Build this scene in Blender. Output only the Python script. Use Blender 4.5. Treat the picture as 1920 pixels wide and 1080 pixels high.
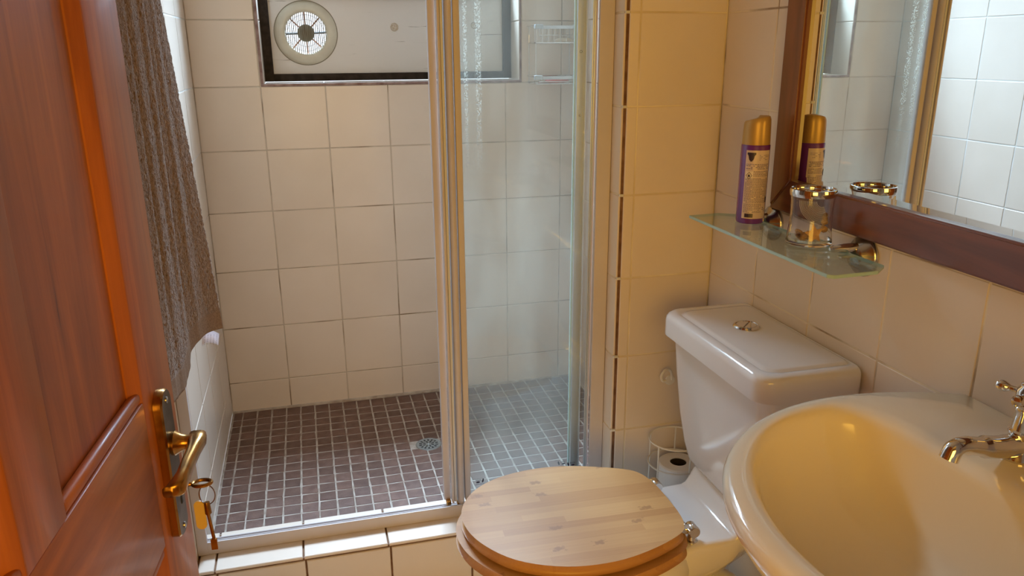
import bpy, bmesh, math, random
from mathutils import Vector, Matrix
random.seed(7)
for o in list(bpy.data.objects): bpy.data.objects.remove(o)
C = bpy.context.scene.collection
scene = bpy.context.scene
PI = math.pi

# ------------------------------------------------------------------ camera
cam = bpy.data.objects.new('camera', bpy.data.cameras.new('camera')); C.objects.link(cam)
r0, r1, r2 = (.96726446, -.25369115, -.00634605), (-.08003548, -.28123477, -.95629563), (.240819, .92549868, -.29233269)
M3 = Matrix((r0, (-r1[0], -r1[1], -r1[2]), (-r2[0], -r2[1], -r2[2]))).transposed()
cam.matrix_world = Matrix.Translation((.328192, -2.697193, -.096596)) @ M3.to_4x4()
cam.data.sensor_width = 36; cam.data.lens = 1461.92 / 1920 * 36; cam.data.shift_y = 1.56 / 1920
cam.data.clip_start = .02
scene.camera = cam
# ------------------------------------------------------------------ exposure
vs = scene.view_settings
vs.view_transform = 'Standard'; vs.look = 'None'; vs.gamma = 1; vs.use_curve_mapping = False
vs.exposure = 0.0
# ------------------------------------------------------------------ daylight outside
w = bpy.data.worlds.new('world'); scene.world = w; w.use_nodes = True
w.node_tree.nodes['Background'].inputs[0].default_value = (.86, .92, 1, 1)
w.node_tree.nodes['Background'].inputs[1].default_value = 1.5

def area(name, loc, target, sx, sy, power, color):
    l = bpy.data.lights.new(name, 'AREA'); l.shape = 'RECTANGLE'; l.size = sx; l.size_y = sy
    l.energy = power; l.color = color
    o = bpy.data.objects.new(name, l); C.objects.link(o); o.location = loc
    d = Vector(target) - Vector(loc)
    o.rotation_euler = d.to_track_quat('-Z', 'Y').to_euler()
    return o
# sky behind the frosted upper panes of the shower window
area('window_daylight', (.55, .85, 1.50), (.62, -1.0, -1.1), 1.3, .75, 540, (.58, .78, 1))
area('left_wall_fill', (1.55, .64, .80), (0, -.4, -.2), .6, .6, 100, (.50, .75, 1))  # added lamp, aimed through the window to brighten the left wall
# low warm afternoon light that enters the bedroom behind the camera
area('bedroom_sunlight', (.25, -3.65, -.24), (.80, -1.3, -.65), 1.2, 1.0, 28, (1, .56, .085))
# ================================================================== helpers
def tag(o, label=None, cat=None, group=None, kind=None):
    if label: o['label'] = label
    if cat: o['category'] = cat
    if group: o['group'] = group
    if kind: o['kind'] = kind
    return o
def wl(o):
    v = Vector((0, 0, 0))
    while o is not None: v += o.location; o = o.parent
    return v
def thing(name, label, cat, loc, group=None):
    o = bpy.data.objects.new(name, None); C.objects.link(o); o.location = loc; o.empty_display_size = .02
    return tag(o, label, cat, group)
def link(name, me, parent=None, base=None):
    o = bpy.data.objects.new(name, me); C.objects.link(o)
    if parent is not None: o.parent = parent
    return o
def obj(name, bm, m, parent=None, smooth=False, origin=None, angle=40):
    """bm is in world coordinates"""
    if origin is None:
        if len(bm.verts):
            xs = [v.co for v in bm.verts]
            origin = Vector(((min(c.x for c in xs) + max(c.x for c in xs)) / 2, (min(c.y for c in xs) + max(c.y for c in xs)) / 2, min(c.z for c in xs)))
    origin = Vector(origin)
    bmesh.ops.translate(bm, verts=bm.verts, vec=-origin)
    bmesh.ops.recalc_face_normals(bm, faces=bm.faces)
    if smooth:
        for f in bm.faces: f.smooth = True
        for e in bm.edges:
            if len(e.link_faces) == 2 and e.calc_face_angle(0) > math.radians(angle): e.smooth = False
    me = bpy.data.meshes.new(name); bm.to_mesh(me); bm.free()
    if m is not None:
        for mm in (m if isinstance(m, (list, tuple)) else [m]): me.materials.append(mm)
    o = bpy.data.objects.new(name, me); C.objects.link(o)
    if parent is not None:
        o.parent = parent; o.location = origin - wl(parent)
    else: o.location = origin
    return o
def box(bm, a, b, bev=0, seg=2):
    a, b = [min(p, q) for p, q in zip(a, b)], [max(p, q) for p, q in zip(a, b)]
    t = bmesh.new(); bmesh.ops.create_cube(t, size=1)
    bmesh.ops.scale(t, vec=[b[i] - a[i] for i in range(3)], verts=t.verts)
    bmesh.ops.translate(t, vec=[(b[i] + a[i]) / 2 for i in range(3)], verts=t.verts)
    if bev: bmesh.ops.bevel(t, geom=t.edges[:], offset=bev, segments=seg, profile=.5, affect='EDGES')
    add(bm, t)
def add(bm, t, mtx=None):
    me = bpy.data.meshes.new('tmp'); 
    if mtx is not None: bmesh.ops.transform(t, matrix=mtx, verts=t.verts)
    t.to_mesh(me); t.free(); bm.from_mesh(me); bpy.data.meshes.remove(me)
def B(*boxes, bev=0, seg=2):
    bm = bmesh.new()
    for a, b in boxes: box(bm, a, b, bev, seg)
    return bm
def basis(d):
    d = Vector(d).normalized(); u = d.orthogonal().normalized(); return u, d.cross(u), d
def lathe(bm, prof, base, axis=(0, 0, 1), n=32, ref=None):
    """prof = [(r, h)] around axis from base"""
    base = Vector(base); u, v, d = basis(axis)
    rings = []
    for r, h in prof:
        if r < 1e-5: rings.append([bm.verts.new(base + d * h)])
        else: rings.append([bm.verts.new(base + d * h + (u * math.cos(2 * PI * k / n) + v * math.sin(2 * PI * k / n)) * r) for k in range(n)])
    for A, Bq in zip(rings, rings[1:]):
        for k in range(n):
            k2 = (k + 1) % n
            if len(A) == 1 and len(Bq) == 1: continue
            if len(A) == 1: bm.faces.new((A[0], Bq[k], Bq[k2]))
            elif len(Bq) == 1: bm.faces.new((A[k], Bq[0], A[k2]))
            else: bm.faces.new((A[k], A[k2], Bq[k2], Bq[k]))
    return bm
def loft(bm, rings, closed=True, cap0=False, cap1=False):
    R = [[bm.verts.new(p) for p in r] for r in rings]; n = len(R[0])
    for A, Bq in zip(R, R[1:]):
        for k in range(n if closed else n - 1):
            k2 = (k + 1) % n; bm.faces.new((A[k], A[k2], Bq[k2], Bq[k]))
    if cap0: bm.faces.new(R[0][::-1])
    if cap1: bm.faces.new(R[-1])
    return R
def catmull(P, n=8, closed=False):
    P = [Vector(p) for p in P]; out = []; N = len(P)
    for i in range(N if closed else N - 1):
        if closed: p0, p1, p2, p3 = P[i - 1], P[i], P[(i + 1) % N], P[(i + 2) % N]
        else: p0, p1, p2, p3 = P[max(i - 1, 0)], P[i], P[i + 1], P[min(i + 2, N - 1)]
        for k in range(n):
            t = k / n
            out.append(.5 * ((2 * p1) + (p2 - p0) * t + (2 * p0 - 5 * p1 + 4 * p2 - p3) * t * t + (3 * p1 - p0 - 3 * p2 + p3) * t ** 3))
    if not closed: out.append(P[-1])
    return out
def tube(bm, path, rad, n=10, closed=False, caps=True):
    P = [Vector(p) for p in path]; rr = rad if isinstance(rad, (list, tuple)) else [rad] * len(P)
    rings = []; u = None
    for i, p in enumerate(P):
        a = P[i - 1] if (i > 0 or closed) else P[i]; b = P[(i + 1) % len(P)] if (i < len(P) - 1 or closed) else P[i]
        d = (b - a).normalized()
        if u is None: u = d.orthogonal().normalized()
        u = (u - d * u.dot(d)).normalized(); v = d.cross(u)
        rings.append([p + (u * math.cos(2 * PI * k / n) + v * math.sin(2 * PI * k / n)) * rr[i] for k in range(n)])
    if closed: rings.append(rings[0])
    loft(bm, rings, True, caps and not closed, caps and not closed)
    if closed: bmesh.ops.remove_doubles(bm, verts=bm.verts, dist=1e-6)
    return bm
def prism(bm, poly, z0, z1, bev=0):
    t = bmesh.new(); a = [t.verts.new((x, y, z0)) for x, y in poly]; b = [t.verts.new((x, y, z1)) for x, y in poly]
    n = len(poly); t.faces.new(a[::-1]); t.faces.new(b)
    for k in range(n): t.faces.new((a[k], a[(k + 1) % n], b[(k + 1) % n], b[k]))
    if bev: bmesh.ops.bevel(t, geom=t.edges[:], offset=bev, segments=2, affect='EDGES')
    add(bm, t); return bm

# ================================================================== materials
def mat(name, col, rough=.5, metal=0, var=0, nscale=6, col2=None, spec=.5, bump=0, bscale=200, coat=0, rnd=0, stretch=(1, 1, 1), contrast=(.35, .65), trans=0, ior=1.5, sheen=0):
    m = bpy.data.materials.new(name); m.use_nodes = True; nt = m.node_tree; N = nt.nodes; L = nt.links
    p = N['Principled BSDF']
    p.inputs['Base Color'].default_value = (*col, 1); p.inputs['Roughness'].default_value = rough; p.inputs['Metallic'].default_value = metal
    p.inputs['Specular IOR Level'].default_value = spec; p.inputs['IOR'].default_value = ior
    p.inputs['Coat Weight'].default_value = coat; p.inputs['Coat Roughness'].default_value = .12
    p.inputs['Transmission Weight'].default_value = trans; p.inputs['Sheen Weight'].default_value = sheen
    src = None
    geo = N.new('ShaderNodeNewGeometry')
    mp = N.new('ShaderNodeMapping'); mp.inputs['Scale'].default_value = stretch; L.new(geo.outputs['Position'], mp.inputs[0])
    if col2 is not None:
        nz = N.new('ShaderNodeTexNoise'); nz.inputs['Scale'].default_value = nscale; nz.inputs['Detail'].default_value = 5; L.new(mp.outputs[0], nz.inputs['Vector'])
        cr = N.new('ShaderNodeMapRange'); cr.inputs[1].default_value = contrast[0]; cr.inputs[2].default_value = contrast[1]; L.new(nz.outputs['Fac'], cr.inputs[0])
        mx = N.new('ShaderNodeMix'); mx.data_type = 'RGBA'; mx.inputs[6].default_value = (*col, 1); mx.inputs[7].default_value = (*col2, 1)
        L.new(cr.outputs[0], mx.inputs[0]); src = mx.outputs[2]
    if rnd:
        oi = N.new('ShaderNodeObjectInfo'); mr = N.new('ShaderNodeMapRange'); mr.inputs[3].default_value = 1 - rnd; mr.inputs[4].default_value = 1 + rnd
        L.new(oi.outputs['Random'], mr.inputs[0]); hv = N.new('ShaderNodeHueSaturation'); L.new(mr.outputs[0], hv.inputs['Value'])
        if src is not None: L.new(src, hv.inputs['Color'])
        else: hv.inputs['Color'].default_value = (*col, 1)
        src = hv.outputs[0]
    if src is not None: L.new(src, p.inputs['Base Color'])
    if bump:
        nb = N.new('ShaderNodeTexNoise'); nb.inputs['Scale'].default_value = bscale; nb.inputs['Detail'].default_value = 3; L.new(mp.outputs[0], nb.inputs['Vector'])
        bp = N.new('ShaderNodeBump'); bp.inputs['Strength'].default_value = bump; bp.inputs['Distance'].default_value = .002
        L.new(nb.outputs['Fac'], bp.inputs['Height']); L.new(bp.outputs[0], p.inputs['Normal'])
    return m
def wood(name, c1, c2, axis_scale, rough=.35, coat=.5, dark=None):
    """grain stretched along one axis in object space"""
    m = bpy.data.materials.new(name); m.use_nodes = True; nt = m.node_tree; N = nt.nodes; L = nt.links
    p = N['Principled BSDF']; p.inputs['Roughness'].default_value = rough; p.inputs['Coat Weight'].default_value = coat; p.inputs['Coat Roughness'].default_value = .15
    geo = N.new('ShaderNodeNewGeometry'); mp = N.new('ShaderNodeMapping'); mp.inputs['Scale'].default_value = axis_scale; L.new(geo.outputs['Position'], mp.inputs[0])
    nz = N.new('ShaderNodeTexNoise'); nz.inputs['Scale'].default_value = 1; nz.inputs['Detail'].default_value = 8; nz.inputs['Roughness'].default_value = .6; nz.inputs['Distortion'].default_value = .6
    L.new(mp.outputs[0], nz.inputs['Vector'])
    cr = N.new('ShaderNodeValToRGB'); cr.color_ramp.elements[0].position = .32; cr.color_ramp.elements[1].position = .68
    cr.color_ramp.elements[0].color = (*c2, 1); cr.color_ramp.elements[1].color = (*c1, 1)
    if dark:
        e = cr.color_ramp.elements.new(.24); e.color = (*dark, 1)
    L.new(nz.outputs['Fac'], cr.inputs[0]); L.new(cr.outputs[0], p.inputs['Base Color'])
    bp = N.new('ShaderNodeBump'); bp.inputs['Strength'].default_value = .12; bp.inputs['Distance'].default_value = .001; L.new(nz.outputs['Fac'], bp.inputs['Height']); L.new(bp.outputs[0], p.inputs['Normal'])
    return m

TILE = mat('cream_glazed_tile', (.77, .665, .555), .30, spec=.35, col2=(.73, .625, .515), nscale=4, rnd=.025, bump=.04, bscale=25)
GROUTN = mat('yellow_cream_grout', (.84, .74, .56), .9, col2=(.62, .50, .32), nscale=5)
GROUTL = mat('cream_grout', (.80, .70, .54), .9, col2=(.30, .20, .12), nscale=5, contrast=(.50, .66))
GROUT = mat('cement_grout', (.56, .48, .38), .9, col2=(.26, .19, .12), nscale=7, contrast=(.48, .66))
GROUTW = mat('white_grout', (.78, .76, .72), .9, col2=(.6, .57, .5), nscale=9)
BROWNJ = mat('dirty_brown_joint', (.13, .06, .028), .9, col2=(.24, .13, .07), nscale=40)
MOSA = mat('brown_stone_mosaic', (.135, .070, .050), .45, col2=(.19, .108, .08), nscale=30, rnd=.16, bump=.5, bscale=260)
MGROUT = mat('mosaic_grout', (.56, .50, .43), .8, col2=(.36, .29, .23), nscale=30)
FTILE = mat('pale_floor_tile', (.60, .56, .50), .3, col2=(.52, .48, .42), nscale=5, rnd=.03)
PLASTER = mat('plain_plaster', (.72, .66, .56), .8, col2=(.68, .62, .52), nscale=3)
CHROME = mat('polished_chrome', (.72, .70, .68), .07, 1)
CHROMED = mat('dark_chrome', (.50, .49, .48), .2, 1)  # darker, rougher version of the chrome
STEEL = mat('matt_steel', (.30, .33, .32), .45, 1, col2=(.42, .45, .43), nscale=90)
ALU = mat('satin_aluminium', (.55, .58, .60), .42, .6)
FRAME = mat('powder_coated_white', (.62, .56, .54), .5, spec=.25, col2=(.58, .52, .50), nscale=7)
BRASS = mat('aged_brass', (.52, .27, .075), .26, 1, col2=(.22, .11, .035), nscale=45, contrast=(.45, .75))
REFLBRASS = mat('dark_reflection_brass', (.23, .19, .15), .38, 1, col2=(.12, .09, .065), nscale=30)  # brass plate face coloured dark to stand in for its dark reflection
CERAM = mat('white_vitreous_china', (.78, .75, .74), .09, coat=.3)
PSTRIP = mat('pale_plastic_strip', (.66, .68, .72), .45, spec=.3)
BASINM = mat('cream_vitreous_china', (.84, .74, .57), .10, coat=.3)
SEATW = None
DOORW = wood('varnished_red_pine', (.56, .165, .028), (.30, .078, .014), (34, 34, 2.2), .42, .12, (.10, .025, .012))
DOORWH = wood('varnished_red_pine_rail', (.56, .165, .028), (.30, .078, .014), (34, 3.0, 34), .42, .12, (.10, .025, .012))
MIRW = wood('dark_red_varnished_wood', (.22, .065, .025), (.11, .03, .012), (30, 3, 30), .3, .5)
MIRWV = wood('dark_red_varnished_wood_upright', (.22, .065, .025), (.11, .03, .012), (30, 30, 3), .3, .5)
BLACKW = mat('black_brown_frame_paint', (.014, .009, .008), .55, spec=.2, col2=(.035, .025, .02), nscale=50)
BEAD = mat('plum_edge_bead', (.34, .24, .22), .45, col2=(.16, .08, .07), nscale=30)
WHITEM = mat('white_wire_coating', (.75, .72, .66), .35)
PAPER = mat('toilet_paper', (.82, .79, .76), .9, bump=.3, bscale=300)
BLACK = mat('matt_black', (.01, .01, .01), .6)
TOWEL = mat('brown_terry', (.33, .215, .135), .95, col2=(.20, .125, .075), nscale=160, bump=1.0, bscale=420, sheen=.25)
TOWELB = mat('brown_woven_border', (.33, .22, .14), .8, col2=(.24, .155, .095), nscale=300, bump=.4, bscale=600)
LABELW = mat('white_fabric_label', (.92, .88, .92), .7)
LABELT = LABELW; _nt = LABELW.node_tree; _t = _nt.nodes.new('ShaderNodeBsdfTranslucent'); _t.inputs[0].default_value = (.95, .92, .96, 1); _m = _nt.nodes.new('ShaderNodeMixShader'); _m.inputs[0].default_value = .55
_nt.links.new(_nt.nodes['Principled BSDF'].outputs[0], _m.inputs[1]); _nt.links.new(_t.outputs[0], _m.inputs[2]); _nt.links.new(_m.outputs[0], _nt.nodes['Material Output'].inputs[0])
INK = mat('grey_print', (.22, .18, .26), .8)
PURPLE = mat('purple_lacquer', (.15, .028, .24), .25, coat=.5)
GOLD = mat('gold_plastic_cap', (.50, .31, .09), .38, .25)
PAPERL = mat('pale_can_label', (.66, .52, .46), .35)
INKD = mat('dark_violet_print', (.035, .02, .05), .4)
TAGY = mat('yellow_plastic_tag', (.66, .46, .16), .4)
VENTP = mat('aged_white_plastic', (.62, .60, .50), .4, col2=(.56, .53, .43), nscale=20)
HUBP = mat('grey_olive_plastic', (.20, .18, .13), .5)
SOAPM = mat('cream_soap', (.74, .60, .42), .4); PINKM = mat('coral_soap', (.72, .17, .13), .4)
RUST = mat('rusty_spoke', (.30, .12, .06), .6)
SHELLM = mat('dried_shells', (.62, .38, .17), .6, col2=(.16, .07, .04), nscale=60, contrast=(.42, .6))

def board_mat():
    m = mat('cracked_white_board_paint', (.68, .66, .63), .5, bump=.15, bscale=40); nt = m.node_tree; N = nt.nodes; L = nt.links; p = N['Principled BSDF']
    geo = N.new('ShaderNodeNewGeometry'); mp = N.new('ShaderNodeMapping'); mp.inputs['Scale'].default_value = (4, 1, 95); L.new(geo.outputs['Position'], mp.inputs[0])
    nz = N.new('ShaderNodeTexNoise'); nz.inputs['Scale'].default_value = 1.6; nz.inputs['Detail'].default_value = 6; L.new(mp.outputs[0], nz.inputs['Vector'])
    cr = N.new('ShaderNodeValToRGB'); cr.color_ramp.elements[0].position = .27; cr.color_ramp.elements[0].color = (.12, .10, .08, 1)
    cr.color_ramp.elements[1].position = .33; cr.color_ramp.elements[1].color = (.68, .66, .63, 1)
    L.new(nz.outputs['Fac'], cr.inputs[0]); L.new(cr.outputs[0], p.inputs['Base Color']); return m
BOARD = board_mat()

def bamboo():
    m = bpy.data.materials.new('laminated_bamboo'); m.use_nodes = True; nt = m.node_tree; N = nt.nodes; L = nt.links
    p = N['Principled BSDF']; p.inputs['Roughness'].default_value = .42; p.inputs['Coat Weight'].default_value = .12; p.inputs['Coat Roughness'].default_value = .25
    geo = N.new('ShaderNodeNewGeometry')
    rot = N.new('ShaderNodeMapping'); rot.inputs['Rotation'].default_value = (0, 0, math.radians(2)); L.new(geo.outputs['Position'], rot.inputs[0])
    sep = N.new('ShaderNodeSeparateXYZ'); L.new(rot.outputs[0], sep.inputs[0])
    # strip index along Y
    mul = N.new('ShaderNodeMath'); mul.operation = 'MULTIPLY'; mul.inputs[1].default_value = 48; L.new(sep.outputs[1], mul.inputs[0])
    fl = N.new('ShaderNodeMath'); fl.operation = 'FLOOR'; L.new(mul.outputs[0], fl.inputs[0])
    # lamella pieces along X with a per strip offset
    wn0 = N.new('ShaderNodeTexWhiteNoise'); wn0.noise_dimensions = '1D'; L.new(fl.outputs[0], wn0.inputs['W'])
    ma = N.new('ShaderNodeMath'); ma.operation = 'MULTIPLY_ADD'; ma.inputs[1].default_value = 2.2; L.new(sep.outputs[0], ma.inputs[0]); L.new(wn0.outputs['Value'], ma.inputs[2])
    flx = N.new('ShaderNodeMath'); flx.operation = 'FLOOR'; L.new(ma.outputs[0], flx.inputs[0])
    cmb = N.new('ShaderNodeCombineXYZ'); L.new(fl.outputs[0], cmb.inputs[0]); L.new(flx.outputs[0], cmb.inputs[1])
    wn = N.new('ShaderNodeTexWhiteNoise'); wn.noise_dimensions = '2D'; L.new(cmb.outputs[0], wn.inputs['Vector'])
    # fine grain
    gm = N.new('ShaderNodeMapping'); gm.inputs['Scale'].default_value = (7, 420, 300); L.new(rot.outputs[0], gm.inputs[0])
    gn = N.new('ShaderNodeTexNoise'); gn.inputs['Scale'].default_value = 1; gn.inputs['Detail'].default_value = 4; L.new(gm.outputs[0], gn.inputs['Vector'])
    r1_ = N.new('ShaderNodeValToRGB'); r1_.color_ramp.elements[0].color = (.42, .19, .055, 1); r1_.color_ramp.elements[1].color = (.62, .345, .125, 1)
    av = N.new('ShaderNodeMath'); av.operation = 'MULTIPLY_ADD'; av.inputs[1].default_value = .55; L.new(wn.outputs['Value'], av.inputs[0])
    g2 = N.new('ShaderNodeMath'); g2.operation = 'MULTIPLY'; g2.inputs[1].default_value = .45; L.new(gn.outputs['Fac'], g2.inputs[0]); L.new(g2.outputs[0], av.inputs[2])
    L.new(av.outputs[0], r1_.inputs[0])
    # darker growth nodes: cells of a stretched voronoi
    vm = N.new('ShaderNodeMapping'); vm.inputs['Scale'].default_value = (10, 19, 1); L.new(rot.outputs[0], vm.inputs[0])
    vo = N.new('ShaderNodeTexVoronoi'); vo.voronoi_dimensions = '2D'; vo.distance = 'CHEBYCHEV'; vo.inputs['Scale'].default_value = 1; L.new(vm.outputs[0], vo.inputs['Vector'])
    nn = N.new('ShaderNodeTexNoise'); nn.inputs['Scale'].default_value = 150; nn.inputs['Detail'].default_value = 1; L.new(rot.outputs[0], nn.inputs['Vector'])
    sub = N.new('ShaderNodeMath'); sub.operation = 'MULTIPLY_ADD'; sub.inputs[1].default_value = .22; L.new(nn.outputs['Fac'], sub.inputs[0]); L.new(vo.outputs['Distance'], sub.inputs[2])
    m0 = N.new('ShaderNodeMapRange'); m0.inputs[1].default_value = .18; m0.inputs[2].default_value = .25; m0.inputs[3].default_value = .6; m0.inputs[4].default_value = 0; L.new(sub.outputs[0], m0.inputs[0])
    sc_ = N.new('ShaderNodeSeparateColor'); L.new(vo.outputs['Color'], sc_.inputs[0]); gt = N.new('ShaderNodeMath'); gt.operation = 'GREATER_THAN'; gt.inputs[1].default_value = .55; L.new(sc_.outputs[0], gt.inputs[0])
    ms = N.new('ShaderNodeMath'); ms.operation = 'MULTIPLY'; L.new(m0.outputs[0], ms.inputs[0]); L.new(gt.outputs[0], ms.inputs[1])
    mx = N.new('ShaderNodeMix'); mx.data_type = 'RGBA'; mx.inputs[7].default_value = (.28, .12, .04, 1); L.new(r1_.outputs[0], mx.inputs[6]); L.new(ms.outputs[0], mx.inputs[0])
    L.new(mx.outputs[2], p.inputs['Base Color']); return m
BAMBOO = bamboo()

def glass_mat(name, tint=(.93, .97, .95), haze=.06, hcol=(.75, .82, .78), drops=False, rough=.02, fres=1.45):
    """thin clear glass with a film of dried water spots"""
    m = bpy.data.materials.new(name); m.use_nodes = True; nt = m.node_tree; N = nt.nodes; L = nt.links
    for n in list(N): N.remove(n)
    out = N.new('ShaderNodeOutputMaterial'); tr = N.new('ShaderNodeBsdfTransparent'); tr.inputs[0].default_value = (*tint, 1)
    gl = N.new('ShaderNodeBsdfGlossy'); gl.inputs['Roughness'].default_value = rough; gl.inputs['Color'].default_value = (1, 1, 1, 1)
    g0 = N.new('ShaderNodeNewGeometry'); vd = N.new('ShaderNodeVectorMath'); vd.operation = 'DOT_PRODUCT'; L.new(g0.outputs['Normal'], vd.inputs[0]); L.new(g0.outputs['Incoming'], vd.inputs[1])
    ab = N.new('ShaderNodeMath'); ab.operation = 'ABSOLUTE'; L.new(vd.outputs['Value'], ab.inputs[0])
    om = N.new('ShaderNodeMath'); om.operation = 'SUBTRACT'; om.inputs[0].default_value = 1; L.new(ab.outputs[0], om.inputs[1])
    pw_ = N.new('ShaderNodeMath'); pw_.operation = 'POWER'; pw_.inputs[1].default_value = 5; L.new(om.outputs[0], pw_.inputs[0])
    fr = N.new('ShaderNodeMath'); fr.operation = 'MULTIPLY_ADD'; fr.use_clamp = True; f0_ = ((fres - 1) / (fres + 1)) ** 2; fr.inputs[1].default_value = .9; fr.inputs[2].default_value = f0_; L.new(pw_.outputs[0], fr.inputs[0])
    mx = N.new('ShaderNodeMixShader'); L.new(fr.outputs[0], mx.inputs[0]); L.new(tr.outputs[0], mx.inputs[1]); L.new(gl.outputs[0], mx.inputs[2])
    df = N.new('ShaderNodeBsdfDiffuse'); df.inputs[0].default_value = (*hcol, 1); tl = N.new('ShaderNodeBsdfTranslucent'); tl.inputs[0].default_value = (*hcol, 1)
    dm = N.new('ShaderNodeMixShader'); dm.inputs[0].default_value = .5; L.new(df.outputs[0], dm.inputs[1]); L.new(tl.outputs[0], dm.inputs[2])
    geo = N.new('ShaderNodeNewGeometry')
    mp = N.new('ShaderNodeMapping'); mp.inputs['Scale'].default_value = (3.5, 1, 1.1); L.new(geo.outputs['Position'], mp.inputs[0])
    nz = N.new('ShaderNodeTexNoise'); nz.inputs['Scale'].default_value = 2.2; nz.inputs['Detail'].default_value = 4; L.new(mp.outputs[0], nz.inputs['Vector'])
    mr = N.new('ShaderNodeMapRange'); mr.inputs[1].default_value = .3; mr.inputs[2].default_value = .75; mr.inputs[3].default_value = haze * .3; mr.inputs[4].default_value = haze * 1.7; L.new(nz.outputs['Fac'], mr.inputs[0])
    fac = mr.outputs[0]
    if drops:
        sp = N.new('ShaderNodeSeparateXYZ'); L.new(geo.outputs['Position'], sp.inputs[0])
        sn = N.new('ShaderNodeTexNoise'); sn.inputs['Scale'].default_value = 380; sn.inputs['Detail'].default_value = 2; L.new(geo.outputs['Position'], sn.inputs['Vector'])
        th = N.new('ShaderNodeMapRange'); th.inputs[1].default_value = .54; th.inputs[2].default_value = .60; L.new(sn.outputs['Fac'], th.inputs[0])
        # two narrow runs where the water dried, high on the pane
        tot = None
        for x0, ww in ((.684, .006), (.713, .009)):
            s = N.new('ShaderNodeMath'); s.operation = 'SUBTRACT'; s.inputs[1].default_value = x0; L.new(sp.outputs[0], s.inputs[0])
            a = N.new('ShaderNodeMath'); a.operation = 'ABSOLUTE'; L.new(s.outputs[0], a.inputs[0])
            r = N.new('ShaderNodeMapRange'); r.inputs[1].default_value = ww * .5; r.inputs[2].default_value = ww; r.inputs[3].default_value = 1; r.inputs[4].default_value = 0; L.new(a.outputs[0], r.inputs[0])
            if tot is None: tot = r.outputs[0]
            else:
                q = N.new('ShaderNodeMath'); q.operation = 'ADD'; L.new(tot, q.inputs[0]); L.new(r.outputs[0], q.inputs[1]); tot = q.outputs[0]
        zr = N.new('ShaderNodeMapRange'); zr.inputs[1].default_value = -.40; zr.inputs[2].default_value = .06; L.new(sp.outputs[2], zr.inputs[0])
        k = N.new('ShaderNodeMath'); k.operation = 'MULTIPLY'; L.new(tot, k.inputs[0]); L.new(zr.outputs[0], k.inputs[1])
        k2 = N.new('ShaderNodeMath'); k2.operation = 'MULTIPLY'; L.new(k.outputs[0], k2.inputs[0]); L.new(th.outputs[0], k2.inputs[1])
        mxx = N.new('ShaderNodeMath'); mxx.operation = 'MAXIMUM'; L.new(k2.outputs[0], mxx.inputs[0]); L.new(fac, mxx.inputs[1]); fac = mxx.outputs[0]
    fm = N.new('ShaderNodeMixShader'); L.new(fac, fm.inputs[0]); L.new(mx.outputs[0], fm.inputs[1]); L.new(dm.outputs[0], fm.inputs[2])
    L.new(fm.outputs[0], out.inputs[0]); return m
GLASSF = glass_mat('shower_glass_front', (.975, .992, .985), .055, drops=True)
GLASSR = glass_mat('shower_glass_rear', (.98, .994, .988), .045)
GLASSE = mat('green_glass_edge', (.40, .58, .55), .15, coat=.4)
GLASSS = glass_mat('shelf_glass', (.88, .95, .91), .07, (.55, .62, .52))
GLASST = glass_mat('tumbler_glass', (.93, .93, .92), .05, (.8, .8, .78), fres=1.35)
FROST = glass_mat('frosted_window_glass', (.97, .98, 1), .14, (.85, .9, .95))
MIRG = mat('silvered_mirror', (.88, .90, .88), .01, 1)

# ================================================================== tiling
TC = {}
def tile_mesh(w, h, t, m, cham=.0016):
    key = (round(w, 4), round(h, 4), t, m.name)
    if key in TC: return TC[key]
    vs_ = []; c = cham
    for (a, z) in ((0, 0), (0, t - c), (c, t)):
        vs_ += [(a - w / 2, a - h / 2, z), (w / 2 - a, a - h / 2, z), (w / 2 - a, h / 2 - a, z), (a - w / 2, h / 2 - a, z)]
    fs = [(8, 9, 10, 11), (3, 2, 1, 0)]
    for r in (0, 4):
        for k in range(4): fs.append((r + k, r + (k + 1) % 4, r + 4 + (k + 1) % 4, r + 4 + k))
    me = bpy.data.meshes.new('tile'); me.from_pydata(vs_, [], fs); me.materials.append(m); TC[key] = me
    return me
def tiles(parent, O, u, v, U, V, m=TILE, t=.007, gap=.0028, name='tile', jit=.0016, skip=None, proud=0, drop=None):
    """tiles between the grout lines U and V; O,u,v span the finished surface, n = u x v points into the room"""
    O, u, v = Vector(O), Vector(u), Vector(v); n = u.cross(v); pw = wl(parent); out = []
    for i in range(len(U) - 1):
        for j in range(len(V) - 1):
            a, b, c, d = U[i], U[i + 1], V[j], V[j + 1]
            if skip:
                r = skip(a, b, c, d)
                if r is None: continue
                a, b, c, d = r
            w_, h_ = abs(b - a) - gap, abs(d - c) - gap
            if w_ < .006 or h_ < .006: continue
            me = tile_mesh(w_, h_, t, m)
            p = O + u * ((a + b) / 2) + v * ((c + d) / 2) + n * (-t + proud + random.uniform(-.0003, .0003))
            if drop: p = p + n * drop(p)
            R = Matrix((u, v, n)).transposed().to_4x4()
            J = Matrix.Rotation(random.gauss(0, jit), 4, 'X') @ Matrix.Rotation(random.gauss(0, jit), 4, 'Y')
            o = bpy.data.objects.new(name, me); C.objects.link(o); o.parent = parent
            o.matrix_basis = Matrix.Translation(p - pw) @ R @ J
            out.append(o)
    return out
P = .2023
XR = 1.274; YY = -1.0165; XN = 1.026; FZ = -1.43; SZ = -1.3256; CZ = .95; YD = -2.56
SILLZ = -1.25; KY0 = -1.03; KY1 = -.868
def lines(o, lo, hi, step=P):
    k0 = math.ceil((lo - o) / step - 1e-6); L_ = []
    k = k0
    while o + k * step < hi - 1e-6:
        L_.append(o + k * step); k += 1
    L_ = [x for x in L_ if x - lo > .012 and hi - x > .012]
    return [lo] + L_ + [hi]
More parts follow.
